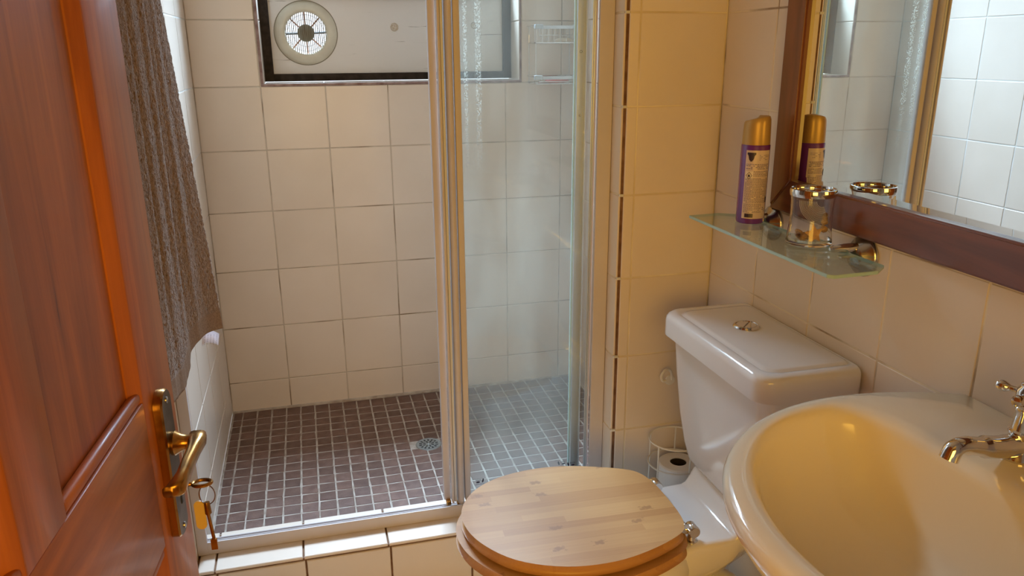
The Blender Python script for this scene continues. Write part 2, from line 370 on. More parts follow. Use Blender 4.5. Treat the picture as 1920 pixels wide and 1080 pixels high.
def struct(name, bm, m, parent=None, **k):
    o = obj(name, bm, m, parent, **k); o['kind'] = 'structure'; return o

# ---- back wall of the shower with the window opening
HX0, HX1, HZ0, HZ1 = .210, 1.064, -.197, .86
bm = B(((-.1, .0014, SZ - .15), (HX0, .16, CZ)), ((HX1, .0014, SZ - .15), (XR + .1, .16, CZ)), ((HX0, .0014, SZ - .15), (HX1, .16, HZ0 - .004)), ((HX0, .0014, HZ1), (HX1, .16, CZ)))
wall_back = struct('wall_back', bm, GROUT)
def hole(a, b, c, d):
    if a >= HX0 - .02 and b <= HX1 + .001 and c >= HZ0 - .02: return None
    if c >= HZ0 - .02 and b > HX0 + .02 and a < HX1 - .02:
        if b > HX1: return (HX1 + .004, b, c, d)
        return (a, HX0 - .004, c, d)
    return a, b, c, d
zl = lines(0, SZ + .003, CZ)
xl = [0] + [P * k for k in range(1, 7)] + [XR]
tiles(wall_back, (0, 0, 0), (1, 0, 0), (0, 0, 1), xl, zl, skip=hole)
# reveal of the window: sill and side tiles
tiles(wall_back, (HX1, .13, 0), (0, -1, 0), (0, 0, 1), [0, .13], [HZ0, 0, P, 2 * P, 3 * P, 4 * P], proud=.004)
tiles(wall_back, (HX0, 0, 0), (0, 1, 0), (0, 0, 1), [0, .13], [HZ0, 0, P, 2 * P, 3 * P, 4 * P], proud=.004)
tiles(wall_back, (0, 0, HZ0), (1, 0, 0), (0, 1, 0), [HX0 + .004, 2 * P, 3 * P, 4 * P, 5 * P, HX1 - .004], [0, .13], proud=.003)
# ---- left wall (shower + bathroom)
wall_left = struct('wall_left', B(((-.1, YD, FZ - .1), (-.0012, .0, CZ))), GROUTW)
yl = [YD] + [-P * k for k in range(12, 0, -1)] + [0]
tiles(wall_left, (0, 0, 0), (0, 1, 0), (0, 0, 1), [YD, -P * 12 + 0] + [-P * k for k in range(11, 4, -1)] + [KY0 + .06, -P * 4, -P * 3, -P * 2, -P, -.001], lines(0, SZ + .003, CZ))
tiles(wall_left, (0, 0, 0), (0, 1, 0), (0, 0, 1), [YD] + [-P * k for k in range(12, 5, -1)] + [KY0], [FZ + .002, SZ + .003])
# ---- right wall
wall_right = struct('wall_right', B(((XR + .0012, YD, FZ - .1), (XR + .1, 0, CZ))), GROUTL)
ry = [-1.2162 - P * k for k in range(6, -1, -1)]
zr_ = lines(-.0178, FZ + .002, CZ)
tiles(wall_right, (XR, 0, 0), (0, -1, 0), (0, 0, 1), [1.0175] + [-y for y in ry[::-1]] + [-YD], zr_)
tiles(wall_right, (XR, 0, 0), (0, -1, 0), (0, 0, 1), [.001, P, 2 * P, 3 * P, 4 * P, .93], lines(0, SZ + .003, CZ))
# ---- nib wall between shower and toilet (the yellow-lit one)
wall_nib = struct('wall_front', B(((XN + .006, YY + .0055, FZ - .1), (XR + .005, -.925, CZ)), ((XN + .0045, YY + .004, FZ), (XN + .02, YY + .02, CZ))), [BROWNJ])
g2 = obj('grout_bed', B(((XN + .0125, YY + .0012, FZ), (XR, YY + .0058, CZ)), ((XN + .0015, YY + .012, FZ), (XN + .008, -.925, CZ))), GROUTN, wall_nib)
tiles(wall_nib, (0, YY, 0), (1, 0, 0), (0, 0, 1), [XN + .0095, 1.0627, XR - .001], zr_, t=.005, jit=.0012)
tiles(wall_nib, (XN, 0, 0), (0, -1, 0), (0, 0, 1), [.925, -YY - .0045], zr_, t=.005, jit=.0012)
bmj = bmesh.new()
for z in zr_[1:-1]: box(bmj, (XN + .0005, YY - .0005, z - .003), (XN + .011, YY + .006, z + .003), .0008, 1)
obj('grout_bridge', bmj, GROUTW, wall_nib)
# ---- kerb (shower threshold)
kerb = struct('trim_1', B(((0.0, KY0 + .0055, FZ - .1), (1.04, KY1 - .0055, SILLZ - .0055))), BROWNJ)
kx = [.003, .043, .2437, .4457, .6477, .8497, XN + .01]
tiles(kerb, (0, 0, SILLZ), (1, 0, 0), (0, 1, 0), kx, [KY0, KY1], gap=.0045)
kx2 = [.003, .048, .2487, .4507, .6527, .8547, XN + .04]
tiles(kerb, (0, KY0, 0), (1, 0, 0), (0, 0, 1), kx2, [FZ + .003, SILLZ - .0095], gap=.0045)
tiles(kerb, (0, KY1, 0), (-1, 0, 0), (0, 0, 1), [-x for x in kx[::-1]], [SZ + .001, SILLZ - .007])
# ---- floors
floor = struct('floor', B(((0, YD, FZ - .12), (XR, KY0, FZ - .005))), GROUT)
tiles(floor, (0, 0, FZ), (1, 0, 0), (0, 1, 0), [0, .28, .61, .94, XR], [YD, -2.32, -1.99, -1.66, -1.33, KY0 - .001], m=FTILE, gap=.004)
struct('ceiling', B(((-.1, YD, CZ), (XR + .1, .16, CZ + .1))), PLASTER)
# ---- shower floor of mosaics, dished towards the drain
DR = Vector((.640, -.395, SZ))
def dish(p):
    return -.010 * max(0, 1 - math.hypot(p.x - DR.x, p.y - DR.y) / .62)
bm = bmesh.new(); nx, ny = 40, 28; G = []
for i in range(nx + 1):
    G.append([])
    for j in range(ny + 1):
        p = Vector((XR * i / nx, -.90 * (1 - j / ny), SZ - .0008)); p.z += dish(p); G[i].append(bm.verts.new(p))
for i in range(nx):
    for j in range(ny): bm.faces.new((G[i][j], G[i + 1][j], G[i + 1][j + 1], G[i][j + 1]))
shower_floor = struct('floor_shower', bm, MGROUT, smooth=True)
mp_ = .0495; mx0 = -.0137; my0 = -.018
U = [.004] + [mx0 + k * mp_ for k in range(1, 27) if mx0 + k * mp_ < XR - .01] + [XR - .003]
V = [-KY1 * -1 + .0] if False else []
k = 0; V = [-.004]
while my0 - (k + 1) * mp_ > KY1 + .01:
    V.append(my0 - (k + 1) * mp_); k += 1
V.append(KY1 + .003); V = V[::-1]
def near_drain(a, b, c, d):
    cx, cy = (a + b) / 2, (c + d) / 2
    if math.hypot(cx - DR.x, cy - DR.y) < .036: return None
    return (a, b, c, d)
cells = []
for i in range(len(U) - 1):
    for j in range(len(V) - 1):
        r = near_drain(U[i], U[i + 1], V[j], V[j + 1])
        if r: cells.append(r)
def camdist(r): return math.hypot((r[0] + r[1]) / 2 - .33, (r[2] + r[3]) / 2 + 2.697)
def seen(r):
    x, y = (r[0] + r[1]) / 2, (r[2] + r[3]) / 2
    # hidden behind the kerb, the nib or the post end of the floor
    return y > -.775 and (x - .328) / (y + 2.697) < (1.0 - .328) / (2.697 - .93)
cells.sort(key=lambda r: (not seen(r), camdist(r)))
pw = wl(shower_floor)
MV = []
for s in range(5):   # five hand-cut outlines
    t_, c_ = .006, .0012; e = [random.uniform(-.0011, .0011) for _ in range(8)]
    MV.append(e)
def mosaic_geo(r, e, t=.006, c=.0013, gap=.0051):
    w_, h_ = r[1] - r[0] - gap, r[3] - r[2] - gap; q = []
    for (a, z) in ((0, 0), (0, t - c), (c, t)):
        q += [(a - w_ / 2 + e[0], a - h_ / 2 + e[1], z), (w_ / 2 - a + e[2], a - h_ / 2 + e[3], z), (w_ / 2 - a + e[4], h_ / 2 - a + e[5], z), (a - w_ / 2 + e[6], h_ / 2 - a + e[7], z)]
    fs = [(8, 9, 10, 11)]
    for rr in (0, 4):
        for kk in range(4): fs.append((rr + kk, rr + (kk + 1) % 4, rr + 4 + (kk + 1) % 4, rr + 4 + kk))
    return q, fs
MC = {}; rest_v = []; rest_f = []
for idx, r in enumerate(cells):
    w_, h_ = r[1] - r[0], r[3] - r[2]
    if w_ < .012 or h_ < .012: continue
    p = Vector(((r[0] + r[1]) / 2, (r[2] + r[3]) / 2, SZ - .0055)); p.z += dish(p)
    vi = random.randrange(5); rot = (random.gauss(0, .012), random.gauss(0, .012), random.gauss(0, .008))
    if idx < 295:
        key = (round(w_, 3), round(h_, 3), vi)
        if key not in MC:
            q, fs = mosaic_geo(r, MV[vi]); me = bpy.data.meshes.new('mosaic_tile'); me.from_pydata(q, [], fs); me.materials.append(MOSA); MC[key] = me
        o = bpy.data.objects.new('mosaic_tile', MC[key]); C.objects.link(o); o.parent = shower_floor; o.location = p - pw; o.rotation_euler = rot
    else:
        q, fs = mosaic_geo(r, MV[vi]); b0 = len(rest_v)
        rest_v += [tuple(Vector(a) + p - pw) for a in q]; rest_f += [tuple(b0 + i for i in f) for f in fs]
me = bpy.data.meshes.new('mosaic_tiles_far'); me.from_pydata(rest_v, [], rest_f); me.materials.append(MOSA)
o = bpy.data.objects.new('mosaic_tiles_far', me); C.objects.link(o); o.parent = shower_floor; o['kind'] = 'stuff'
# ---- rough grout line where wall meets mosaic
struct('trim_2', B(((.002, -.006, SZ - .004), (XR - .002, .004, SZ + .006)), bev=.002), MGROUT)
# ---- wall with the doorway, and an unseen bedroom shell added to hold the warm light
struct('wall_front_doorway', B(((.90, YD - .12, FZ - .1), (XR + .1, YD, CZ)), ((-.1, YD - .12, FZ - .1), (.02, YD, CZ)), ((.02, YD - .12, .62), (.90, YD, CZ))), PLASTER)
WARMW = mat('warm_bounce_paint', (.74, .60, .42), .8); WARMF = mat('bedroom_wood_floor', (.34, .16, .06), .5, col2=(.26, .11, .04), nscale=20)  # warm wall colour of the added shell, so its bounce light is warm
struct('wall_bedroom_left', B(((-1.9, -5.6, FZ - .1), (-1.8, YD - .12, CZ))), WARMW)
struct('wall_bedroom_right', B(((2.4, -5.6, FZ - .1), (2.5, YD - .12, CZ))), WARMW)
struct('wall_bedroom_back', B(((-1.9, -5.7, FZ - .1), (2.5, -5.6, CZ))), WARMW)
struct('wall_bedroom_near', B(((-1.8, YD - .12, FZ - .1), (-.1, YD - .1, CZ)), ((XR + .1, YD - .12, FZ - .1), (2.4, YD - .1, CZ))), WARMW)
struct('floor_bedroom', B(((-1.9, -5.7, FZ - .1), (2.5, YD, FZ - .006))), WARMF)
struct('ceiling_bedroom', B(((-1.9, -5.7, CZ), (2.5, YD, CZ + .1))), PLASTER)

# ================================================================== window
win = thing('window_1', None, None, (.635, .13, HZ0)); win['kind'] = 'structure'
FX0, FX1, FZ0 = HX0 + .004, HX1 - .004, HZ0 + .006
for a, b in (((FX0, .105, FZ0), (FX0 + .030, .155, HZ1)), ((FX1 - .030, .105, FZ0), (FX1, .155, HZ1)), ((FX0 + .0295, .105, FZ0), (FX1 - .0295, .155, FZ0 + .024)),
             ((FX0 + .0295, .105, .074), (FX1 - .0295, .155, .104)), ((FX0 + .0295, .105, HZ1 - .03), (FX1 - .0295, .155, HZ1)), ((.62, .107, .104), (.65, .153, HZ1 - .03))):
    obj('frame_bar', B((a, b), bev=.0015), BLACKW, win)
# board with round hole for the vent
VC = (.358, -.037); VR = .073
bm = bmesh.new()
x0, x1, z0, z1 = FX0 + .028, FX1 - .028, FZ0 + .022, .076
n = 48; hole_pts = [(VC[0] + VR * math.cos(2 * PI * k / n), VC[1] + VR * math.sin(2 * PI * k / n)) for k in range(n)]
def edge_pt(k):
    for cx_, cz_ in ((x0, z0), (x0, z1), (VC[0] + .112, z0), (VC[0] + .112, z1)):
        ka = round(math.atan2(cz_ - VC[1], cx_ - VC[0]) / (2 * PI) * n) % n
        if ka == k: return (cx_, cz_)
    a = 2 * PI * k / n; c, s = math.cos(a), math.sin(a); t = 1e9
    if c > 1e-6: t = min(t, (VC[0] + .112 - VC[0]) / c)
    if c < -1e-6: t = min(t, (x0 - VC[0]) / c)
    if s > 1e-6: t = min(t, (z1 - VC[1]) / s)
    if s < -1e-6: t = min(t, (z0 - VC[1]) / s)
    return (VC[0] + t * c, VC[1] + t * s)
ring = [edge_pt(k) for k in range(n)]
for y in (.118, .136):
    H_ = [bm.verts.new((x, y, z)) for x, z in hole_pts]; E_ = [bm.verts.new((x, y, z)) for x, z in ring]
    for k in range(n): bm.faces.new((H_[k], H_[(k + 1) % n], E_[(k + 1) % n], E_[k]))
    if y < .12: H0 = H_
    else:
        for k in range(n): bm.faces.new((H0[k], H0[(k + 1) % n], H_[(k + 1) % n], H_[k]))
box(bm, (VC[0] + .112, .118, z0), (x1, .136, z1))
bd = obj('painted_board', bm, BOARD, win)
bmk = bmesh.new(); lathe(bmk, [(0, .003), (.006, .0035), (.009, .0015), (.012, .003), (.014, .0)], (.652, .118, -.018), (0, -1, 0), 20)
obj('knot_ring', bmk, mat('knot', (.62, .57, .50), .6, col2=(.44, .34, .22), nscale=260), bd, True)
bmk = bmesh.new(); lathe(bmk, [(0, .003), (.005, .0035), (.008, .0015), (.010, .003), (.012, .0)], (.93, .118, -.012), (0, -1, 0), 20)
obj('knot_ring', bmk, bpy.data.materials['knot'], bd, True)
# upper frosted panes
for a, b in ((FX0 + .03, .62), (.65, FX1 - .03)):
    obj('glass_pane', B(((a, .128, .104), (b, .132, HZ1 - .03))), FROST, win)
# plum coloured bead round the opening
bt = struct('trim_3', B(((HX0 - .006, -.0015, HZ0 - .006), (HX1 + .006, .006, HZ0 + .003)), bev=.002), BEAD)
struct('trim_4', B(((HX0 - .006, -.0015, HZ0 + .003), (HX0 + .003, .006, HZ1)), bev=.002), BEAD)
struct('trim_5', B(((HX1 - .002, -.001, HZ0 + .003), (HX1 + .005, .006, HZ1)), bev=.002), BEAD)

# round ventilator in the board
vt = thing('ventilator', 'round cream plastic ventilator set in the white window board', 'ventilator', (VC[0], .118, VC[1]))
bm = bmesh.new(); lathe(bm, [(.068, -.012), (.066, .006), (.069, .0095), (.078, .010), (.092, .007), (.0985, .003), (.101, .0)], (VC[0], .118, VC[1]), (0, -1, 0), 64)
obj('rim', bm, VENTP, vt, True, angle=60)
bm = bmesh.new(); lathe(bm, [(.1, 0), (.1025, .0004), (.1035, .0)], (VC[0], .1178, VC[1]), (0, -1, 0), 64); obj('rim_outline', bm, HUBP, vt, True)  # thin dark ring tracing the outer edge of the rim
bm = bmesh.new()
for k in range(60):     # slotted collar round the opening
    a = 2 * PI * k / 60; c, s = math.cos(a), math.sin(a)
    tube(bm, [(VC[0] + .060 * c, .1095, VC[1] + .060 * s), (VC[0] + .071 * c, .1065, VC[1] + .071 * s)], .0009, 4)
obj('collar_rib', bm, VENTP, vt)['kind'] = 'stuff'
for k in range(21):
    x = -.064 + k * .0064; h = math.sqrt(max(0, .0685 ** 2 - x * x))
    bm = bmesh.new(); tube(bm, [(VC[0] + x, .111, VC[1] - h), (VC[0] + x, .111, VC[1] + h)], .0011, 5); obj('grille_bar', bm, HUBP, vt)
for rr in (.043, .058):
    bm = bmesh.new(); tube(bm, [(VC[0] + rr * math.cos(2 * PI * k / 40), .115, VC[1] + rr * math.sin(2 * PI * k / 40)) for k in range(40)], .0006, 5, closed=True); obj('grille_ring', bm, HUBP, vt)
bm = bmesh.new(); lathe(bm, [(0, .004), (.024, .004), (.028, .001), (.028, -.012)], (VC[0], .117, VC[1]), (0, -1, 0), 32); obj('hub', bm, HUBP, vt, True)
for k in range(8):
    a = PI / 4 * k + .03; c, s = math.cos(a), math.sin(a); q = .0036 if k % 4 == 0 else .0026
    bm = bmesh.new(); tube(bm, [(VC[0] + .026 * c, .124, VC[1] + .026 * s), (VC[0] + .070 * c, .124, VC[1] + .070 * s)], q, 6); obj('spoke', bm, BLACK if k % 4 == 0 else RUST, vt)

# ================================================================== shower enclosure
FY0, FY1 = -.960, -.905; TOPZ = .62
enc = thing('shower_enclosure', 'sliding glass shower enclosure with white coated frame on the tiled kerb', 'shower door', (.51, -.93, SILLZ))
bm = B(((.0012, FY0 + .0015, SILLZ + .0008), (XN - .0022, FY1 - .0012, SILLZ + .006)), ((.001, FY0, SILLZ + .0006), (XN - .002, FY0 + .004, SILLZ + .033)), ((.001, FY0 + .012, SILLZ + .0007), (XN - .002, FY0 + .0142, SILLZ + .020)), ((.001, FY0 + .026, SILLZ + .0007), (XN - .002, FY0 + .0282, SILLZ + .015)),
       ((.001, FY0 + .040, SILLZ + .0007), (XN - .002, FY0 + .0422, SILLZ + .012)), ((.001, FY1 - .0025, SILLZ + .0005), (XN - .002, FY1, SILLZ + .010)))
obj('bottom_track', bm, FRAME, enc)
obj('left_jamb', B(((.0005, FY0 - .0015, SILLZ + .001), (.024, FY0 + .012, TOPZ)), ((.0005, FY0 + .011, SILLZ + .034), (.008, FY1 - .001, TOPZ)), bev=.001), FRAME, enc)
obj('right_jamb', B(((XN - .036, FY0 + .002, SILLZ + .026), (XN - .001, FY0 + .012, TOPZ)), ((XN - .008, FY0 + .012, SILLZ + .026), (XN - .001, FY1, TOPZ)), ((XN - .040, FY0 + .016, SILLZ + .026), (XN - .036, FY0 + .024, TOPZ)), bev=.001), FRAME, enc)
bm = B(((XN - .0445, FY0 + .014, SILLZ + .026), (XN - .041, FY0 + .020, TOPZ)), ((XN - .0485, FY0 + .014, SILLZ + .026), (XN - .046, FY0 + .018, TOPZ)), bev=.0008)
obj('seal_strip', bm, ALU, enc)
obj('top_rail', B(((.0, FY0, TOPZ), (XN, FY1, TOPZ + .045)), bev=.002), FRAME, enc)
# front panel
bm = bmesh.new()
def vprof(bm, poly, z0, z1): prism(bm, poly, z0, z1)
def rprof(cx, cy, rx, ry, n=16, a0=0, a1=2 * PI): return [(cx + rx * math.cos(a0 + (a1 - a0) * k / (n - 1)), cy + ry * math.sin(a0 + (a1 - a0) * k / (n - 1))) for k in range(n)]
prism(bm, [(.637, -.926)] + [(x, y) for x, y in rprof(.6455, -.937, .0085, .016, 14, PI, 2 * PI)] + [(.654, -.926)], SILLZ + .030, TOPZ)
pn = obj('front_stile', bm, FRAME, enc, True)
obj('front_stile', B(((.6565, -.942, SILLZ + .032), (.671, -.924, TOPZ)), bev=.0018), FRAME, enc, True)
obj('stile_rib', B(((.6205, -.948, SILLZ + .034), (.6265, -.926, TOPZ)), bev=.0015), FRAME, enc, True)
obj('light_strip', B(((.6275, -.944, SILLZ + .034), (.634, -.926, TOPZ)), bev=.002), PSTRIP, enc, True)
gp = obj('front_glass_pane', B(((.669, -.936, SILLZ + .022), (XN - .040, -.930, TOPZ))), GLASSF, enc)
obj('front_bottom_rail', B(((.671, -.9385, SILLZ + .018), (XN - .04, -.9275, SILLZ + .026)), bev=.001), ALU, enc)
# rear panel, slid behind the front one
obj('rear_stile', B(((.604, -.922, SILLZ + .030), (.621, -.904, TOPZ)), bev=.002), FRAME, enc, True)
rg = obj('rear_glass_pane', B(((.619, -.9155, SILLZ + .022), (.947, -.9105, TOPZ))), GLASSR, enc)
obj('pane_edge', B(((.9445, -.9165, SILLZ + .022), (.9485, -.9095, TOPZ))), GLASSE, enc)
rs = obj('rear_end_stile', B(((.952, -.9155, SILLZ + .026), (.9555, -.9075, TOPZ)), ((.9525, -.9100, SILLZ + .026), (.974, -.9075, TOPZ)), ((.9715, -.9185, SILLZ + .026), (.975, -.9075, TOPZ)), bev=.0006), ALU, enc)
bm = bmesh.new(); lathe(bm, [(0, .003), (.0022, .0026), (.0032, 0)], (.962, -.9101, -.245), (0, -1, 0), 12); obj('screw', bm, CHROME, rs, True)
for zz in (-.10, .03):
    bm = bmesh.new(); lathe(bm, [(.0025, .0005), (.0032, .001), (.0032, 0)], (.962, -.9101, zz), (0, -1, 0), 12); obj('screw', bm, BLACK, rs, True)
obj('roller', B(((.607, -.938, SILLZ + .022), (.620, -.923, SILLZ + .036)), bev=.003), BRASS, enc)
obj('roller', B(((.634, -.945, SILLZ + .024), (.652, -.928, SILLZ + .031)), bev=.002), BRASS, enc)
# stamped safety marks
def stamp(cx, y, cz, parent, flip=1):
    bm = bmesh.new()
    for k, dx in enumerate((-.0125, -.0085, -.0045, -.001)):
        h = (.0052, .006, .0052, .0055)[k]
        tube(bm, [(cx + dx * flip, y, cz + .0045), (cx + (dx + .001) * flip, y, cz + .0045 + h), (cx + (dx + .0022) * flip, y, cz + .0045)], .00055, 4)
    t = bmesh.new(); bmesh.ops.create_uvsphere(t, u_segments=10, v_segments=6, radius=1); add(bm, t, Matrix.Translation((cx - .0065 * flip, y, cz)) @ Matrix.Diagonal((.0055, .0004, .0026, 1)))
    t = bmesh.new(); bmesh.ops.create_uvsphere(t, u_segments=10, v_segments=6, radius=1); add(bm, t, Matrix.Translation((cx + .0065 * flip, y, cz + .0035)) @ Matrix.Rotation(.25 * flip, 4, 'Y') @ Matrix.Diagonal((.0024, .0004, .0062, 1)))
    tube(bm, [(cx - .014 * flip, y, cz - .0065), (cx + .010 * flip, y, cz - .006)], .0005, 4)
    obj('safety_stamp', bm, INKD, parent)
stamp(.698, -.9364, -1.172, gp); stamp(.945, -.9364, -1.160, gp, -1); stamp(.925, -.916, -1.165, rg, -1)

# ---- drain
dr = thing('floor_drain', 'round grey metal drain grate in the brown mosaic floor', 'drain', (DR.x, DR.y, SZ - .010))
dz = SZ - .0102
def drain_plate(): 
    bm = bmesh.new(); lathe(bm, [(.0, -.006), (.036, -.006), (.036, .002), (.0405, .0026), (.0425, .001), (.0425, -.006)], (DR.x, DR.y, dz), (0, 0, 1), 40); return bm
obj('drain_ring', drain_plate(), STEEL, dr, True)
bm = bmesh.new(); lathe(bm, [(0, 0), (.0365, 0), (.0365, .002), (0, .002)], (DR.x, DR.y, dz), (0, 0, 1), 40); obj('grate', bm, STEEL, dr, True)
for rr, cnt in ((.0145, 8), (.027, 14)):
    for k in range(cnt):
        a = 2 * PI * (k + .3) / cnt; bm = bmesh.new()
        rp = [(DR.x + (rr + q * .0045) * math.cos(a + s * (.030 if rr < .02 else .0175) * 5.5), DR.y + (rr + q * .0045) * math.sin(a + s * (.030 if rr < .02 else .0175) * 5.5)) for q, s in ((-1, -1), (-1, 1), (1, 1), (1, -1))]
        prism(bm, rp, dz + .0015, dz + .0024); obj('slot', bm, BLACK, dr)
bm = bmesh.new(); lathe(bm, [(0, .0045), (.003, .004), (.005, .002)], (DR.x, DR.y, dz), (0, 0, 1), 16); obj('grate_screw', bm, STEEL, dr, True)
bm = bmesh.new(); prism(bm, [(DR.x + .0495 * math.cos(2 * PI * k / 24) * (1.06 if k % 6 == 3 else 1), DR.y + .0485 * math.sin(2 * PI * k / 24)) for k in range(24)], SZ - .020, SZ - .0105)
obj('mortar_collar', bm, MGROUT, dr)

# ---- wire caddy in the corner
cd = thing('wire_caddy', 'two-tier chrome wire caddy on the back shower wall', 'shower caddy', (1.165, -.05, -.205))
def wire(path, r=.0014, name='wire', parent=cd, m=CHROME, closed=False, n=6):
    bm = bmesh.new(); tube(bm, path, r, n, closed); return obj(name, bm, m, parent, True)
CX0, CX1 = 1.088, 1.246
for zt, zb in ((-.019, -.073), (-.181, -.205)):
    bk = obj('basket_rail', B(((CX0 + .026, -.103, zt - .010), (CX1 - .026, -.099, zt + .001)), bev=.001), CHROMED, cd)
    for xx in (CX0 - .002, CX1 - .026): obj('clip_block', B(((xx, -.107, zt - .010), (xx + .028, -.095, zt + .004)), bev=.002), ALU, cd)
    wire([(CX0, -.100, zt), (CX0, -.006, zt)], .0018); wire([(CX1, -.100, zt), (CX1, -.006, zt)], .0018); wire([(CX0, -.006, zt), (CX1, -.006, zt)], .0018)
    wire([(CX0 + .004, -.098, zb), (CX1 - .004, -.098, zb), (CX1 - .004, -.008, zb), (CX0 + .004, -.008, zb)], .0018, closed=True)
    wire([(CX0 + .014, -.101, zt - .012), (CX0 + .014, -.101, zt - .030 if zt > -.1 else zt - .017), (CX1 - .014, -.101, zt - .030 if zt > -.1 else zt - .017), (CX1 - .010, -.101, zt - .012)], .0013)
    for k in range(8):
        xx = CX0 + .006 + k * (CX1 - CX0 - .012) / 7
        wire([(xx, -.007, zt), (xx, -.008, zb), (xx, -.098, zb)] + ([(xx, -.100, zt)] if zt > -.1 else []), .0009, n=5)
for xx in (CX0 + .006, CX1 - .006): wire([(xx, -.094, -.073), (xx, -.094, -.181)], .0012, m=ALU); wire([(xx, -.007, -.019), (xx, -.007, -.205)], .0012, m=ALU)
bm = bmesh.new(); lathe(bm, [(.0, .0065), (.018, .006), (.027, .003), (.030, 0), (.027, -.003), (0, -.005)], (0, 0, 0), (0, 0, 1), 28)
bmesh.ops.scale(bm, vec=(1.25, .8, 1.3), verts=bm.verts); bmesh.ops.translate(bm, vec=(1.206, -.055, -.0655), verts=bm.verts)
tag(obj('soap_bar', bm, SOAPM, smooth=True), 'cream bar of soap in the upper basket of the wire caddy', 'soap')
bm = bmesh.new(); lathe(bm, [(.0, .007), (.018, .006), (.027, .003), (.030, 0), (.027, -.003), (0, -.005)], (0, 0, 0), (0, 0, 1), 28)
bmesh.ops.scale(bm, vec=(1.45, .9, 1.6), verts=bm.verts); bmesh.ops.translate(bm, vec=(1.180, -.055, -.196), verts=bm.verts)
tag(obj('soap_bar', bm, PINKM, smooth=True), 'coral red bar of soap in the lower basket of the wire caddy', 'soap')

# ================================================================== toilet
TYC = -1.372
toilet = thing('toilet', 'white close-coupled toilet with a closed bamboo seat lid', 'toilet', (.95, TYC, FZ))
def rr_poly(x0, x1, y0, y1, rf, rb, n=8):
    """rounded rectangle, rf = radius of the front (x0) corners, rb = back"""
    out = []
    for cx, cy, r, a in ((x1 - rb, y1 - rb, rb, 0), (x0 + rf, y1 - rf, rf, PI / 2), (x0 + rf, y0 + rf, rf, PI), (x1 - rb, y0 + rb, rb, 1.5 * PI)):
        for k in range(n + 1):
            t = a + PI / 2 * k / n; out.append((cx + r * math.cos(t), cy + r * math.sin(t)))
    return out
CY0, CY1 = -1.600, -1.186
# cistern body
bm = bmesh.new(); rings = []
for z, xf, inset, rf in ((-1.006, 1.136, .070, .040), (-1.002, 1.124, .056, .042), (-.985, 1.114, .045, .040), (-.95, 1.107, .036, .038), (-.88, 1.098, .025, .036), (-.78, 1.089, .016, .034), (-.694, 1.082, .012, .034)):
    rings.append([(x, y, z) for x, y in rr_poly(xf, XR - .005, CY0 + inset, CY1 - inset, rf, .012)])
loft(bm, rings, True, True, True); cist = obj('cistern', bm, CERAM, toilet, True, angle=50)
# lid, raised centre with a moulded border
bm = bmesh.new(); rings = []
LX0, LX1 = 1.062, XR - .003
for z, e in ((-.7005, -.004), (-.6985, .0), (-.664, .000), (-.657, -.0015), (-.6515, -.005), (-.6488, -.010), (-.6482, -.018), (-.6488, -.024), (-.6510, -.0275), (-.6510, -.0290), (-.6475, -.0325), (-.6468, -.040)):
    rings.append([(x, y, z) for x, y in rr_poly(LX0 - e, LX1 + min(0, e) * .3, CY0 - e, CY1 + e, .040 + e * .4, .014)])
loft(bm, rings, True, True, True); lid = obj('cistern_lid', bm, CERAM, toilet, True, angle=60)
bm = bmesh.new(); lathe(bm, [(.026, -.004), (.0275, .002), (.0255, .0055), (.0225, .0065), (.0215, .004), (.017, .0035)], (1.180, -1.348, -.6475), (0, 0, 1), 40)
fb = obj('flush_button', bm, CHROME, lid, True)
for s_ in (0, PI):
    bm = bmesh.new(); prism(bm, [(1.180 + .0205 * math.cos(a), -1.348 + .0205 * math.sin(a)) for a in [.75 + s_ + .05 + (PI - .1) * k / 16 for k in range(17)]], -.6475, -.6418, .0006)
    obj('button_half', bm, CHROME, lid)
# pan: superellipse rings from rim to foot
def pan_ring(z, xf, xb, hw, pf=2.0, pb=2.6, cx=None, n=48):
    cx = cx if cx is not None else xf + (xb - xf) * .52; out = []
    for k in range(n):
        a = 2 * PI * k / n; c, s = math.cos(a), math.sin(a)
        ax, p = ((xb - cx), pb) if c > 0 else ((cx - xf), pf)
        d = (abs(c) ** p + abs(s) ** p) ** (-1 / p); out.append((cx + ax * d * c, TYC + hw * d * s, z))
    return out
bm = bmesh.new()
rings = [pan_ring(-1.165, .72, .95, .07), pan_ring(-1.13, .68, .97, .095), pan_ring(-1.075, .65, .985, .115), pan_ring(-1.064, .645, .985, .118), pan_ring(-1.0608, .62, 1.0, .140), pan_ring(-1.064, .598, 1.02, .160),
         pan_ring(-1.082, .594, 1.04, .164), pan_ring(-1.11, .605, 1.05, .158), pan_ring(-1.17, .65, 1.06, .135), pan_ring(-1.25, .72, 1.07, .105), pan_ring(-1.33, .77, 1.09, .095), pan_ring(-1.40, .76, 1.12, .105), pan_ring(FZ + .001, .75, 1.13, .112)]
loft(bm, rings, True, True, True); obj('pan', bm, CERAM, toilet, True, angle=60)
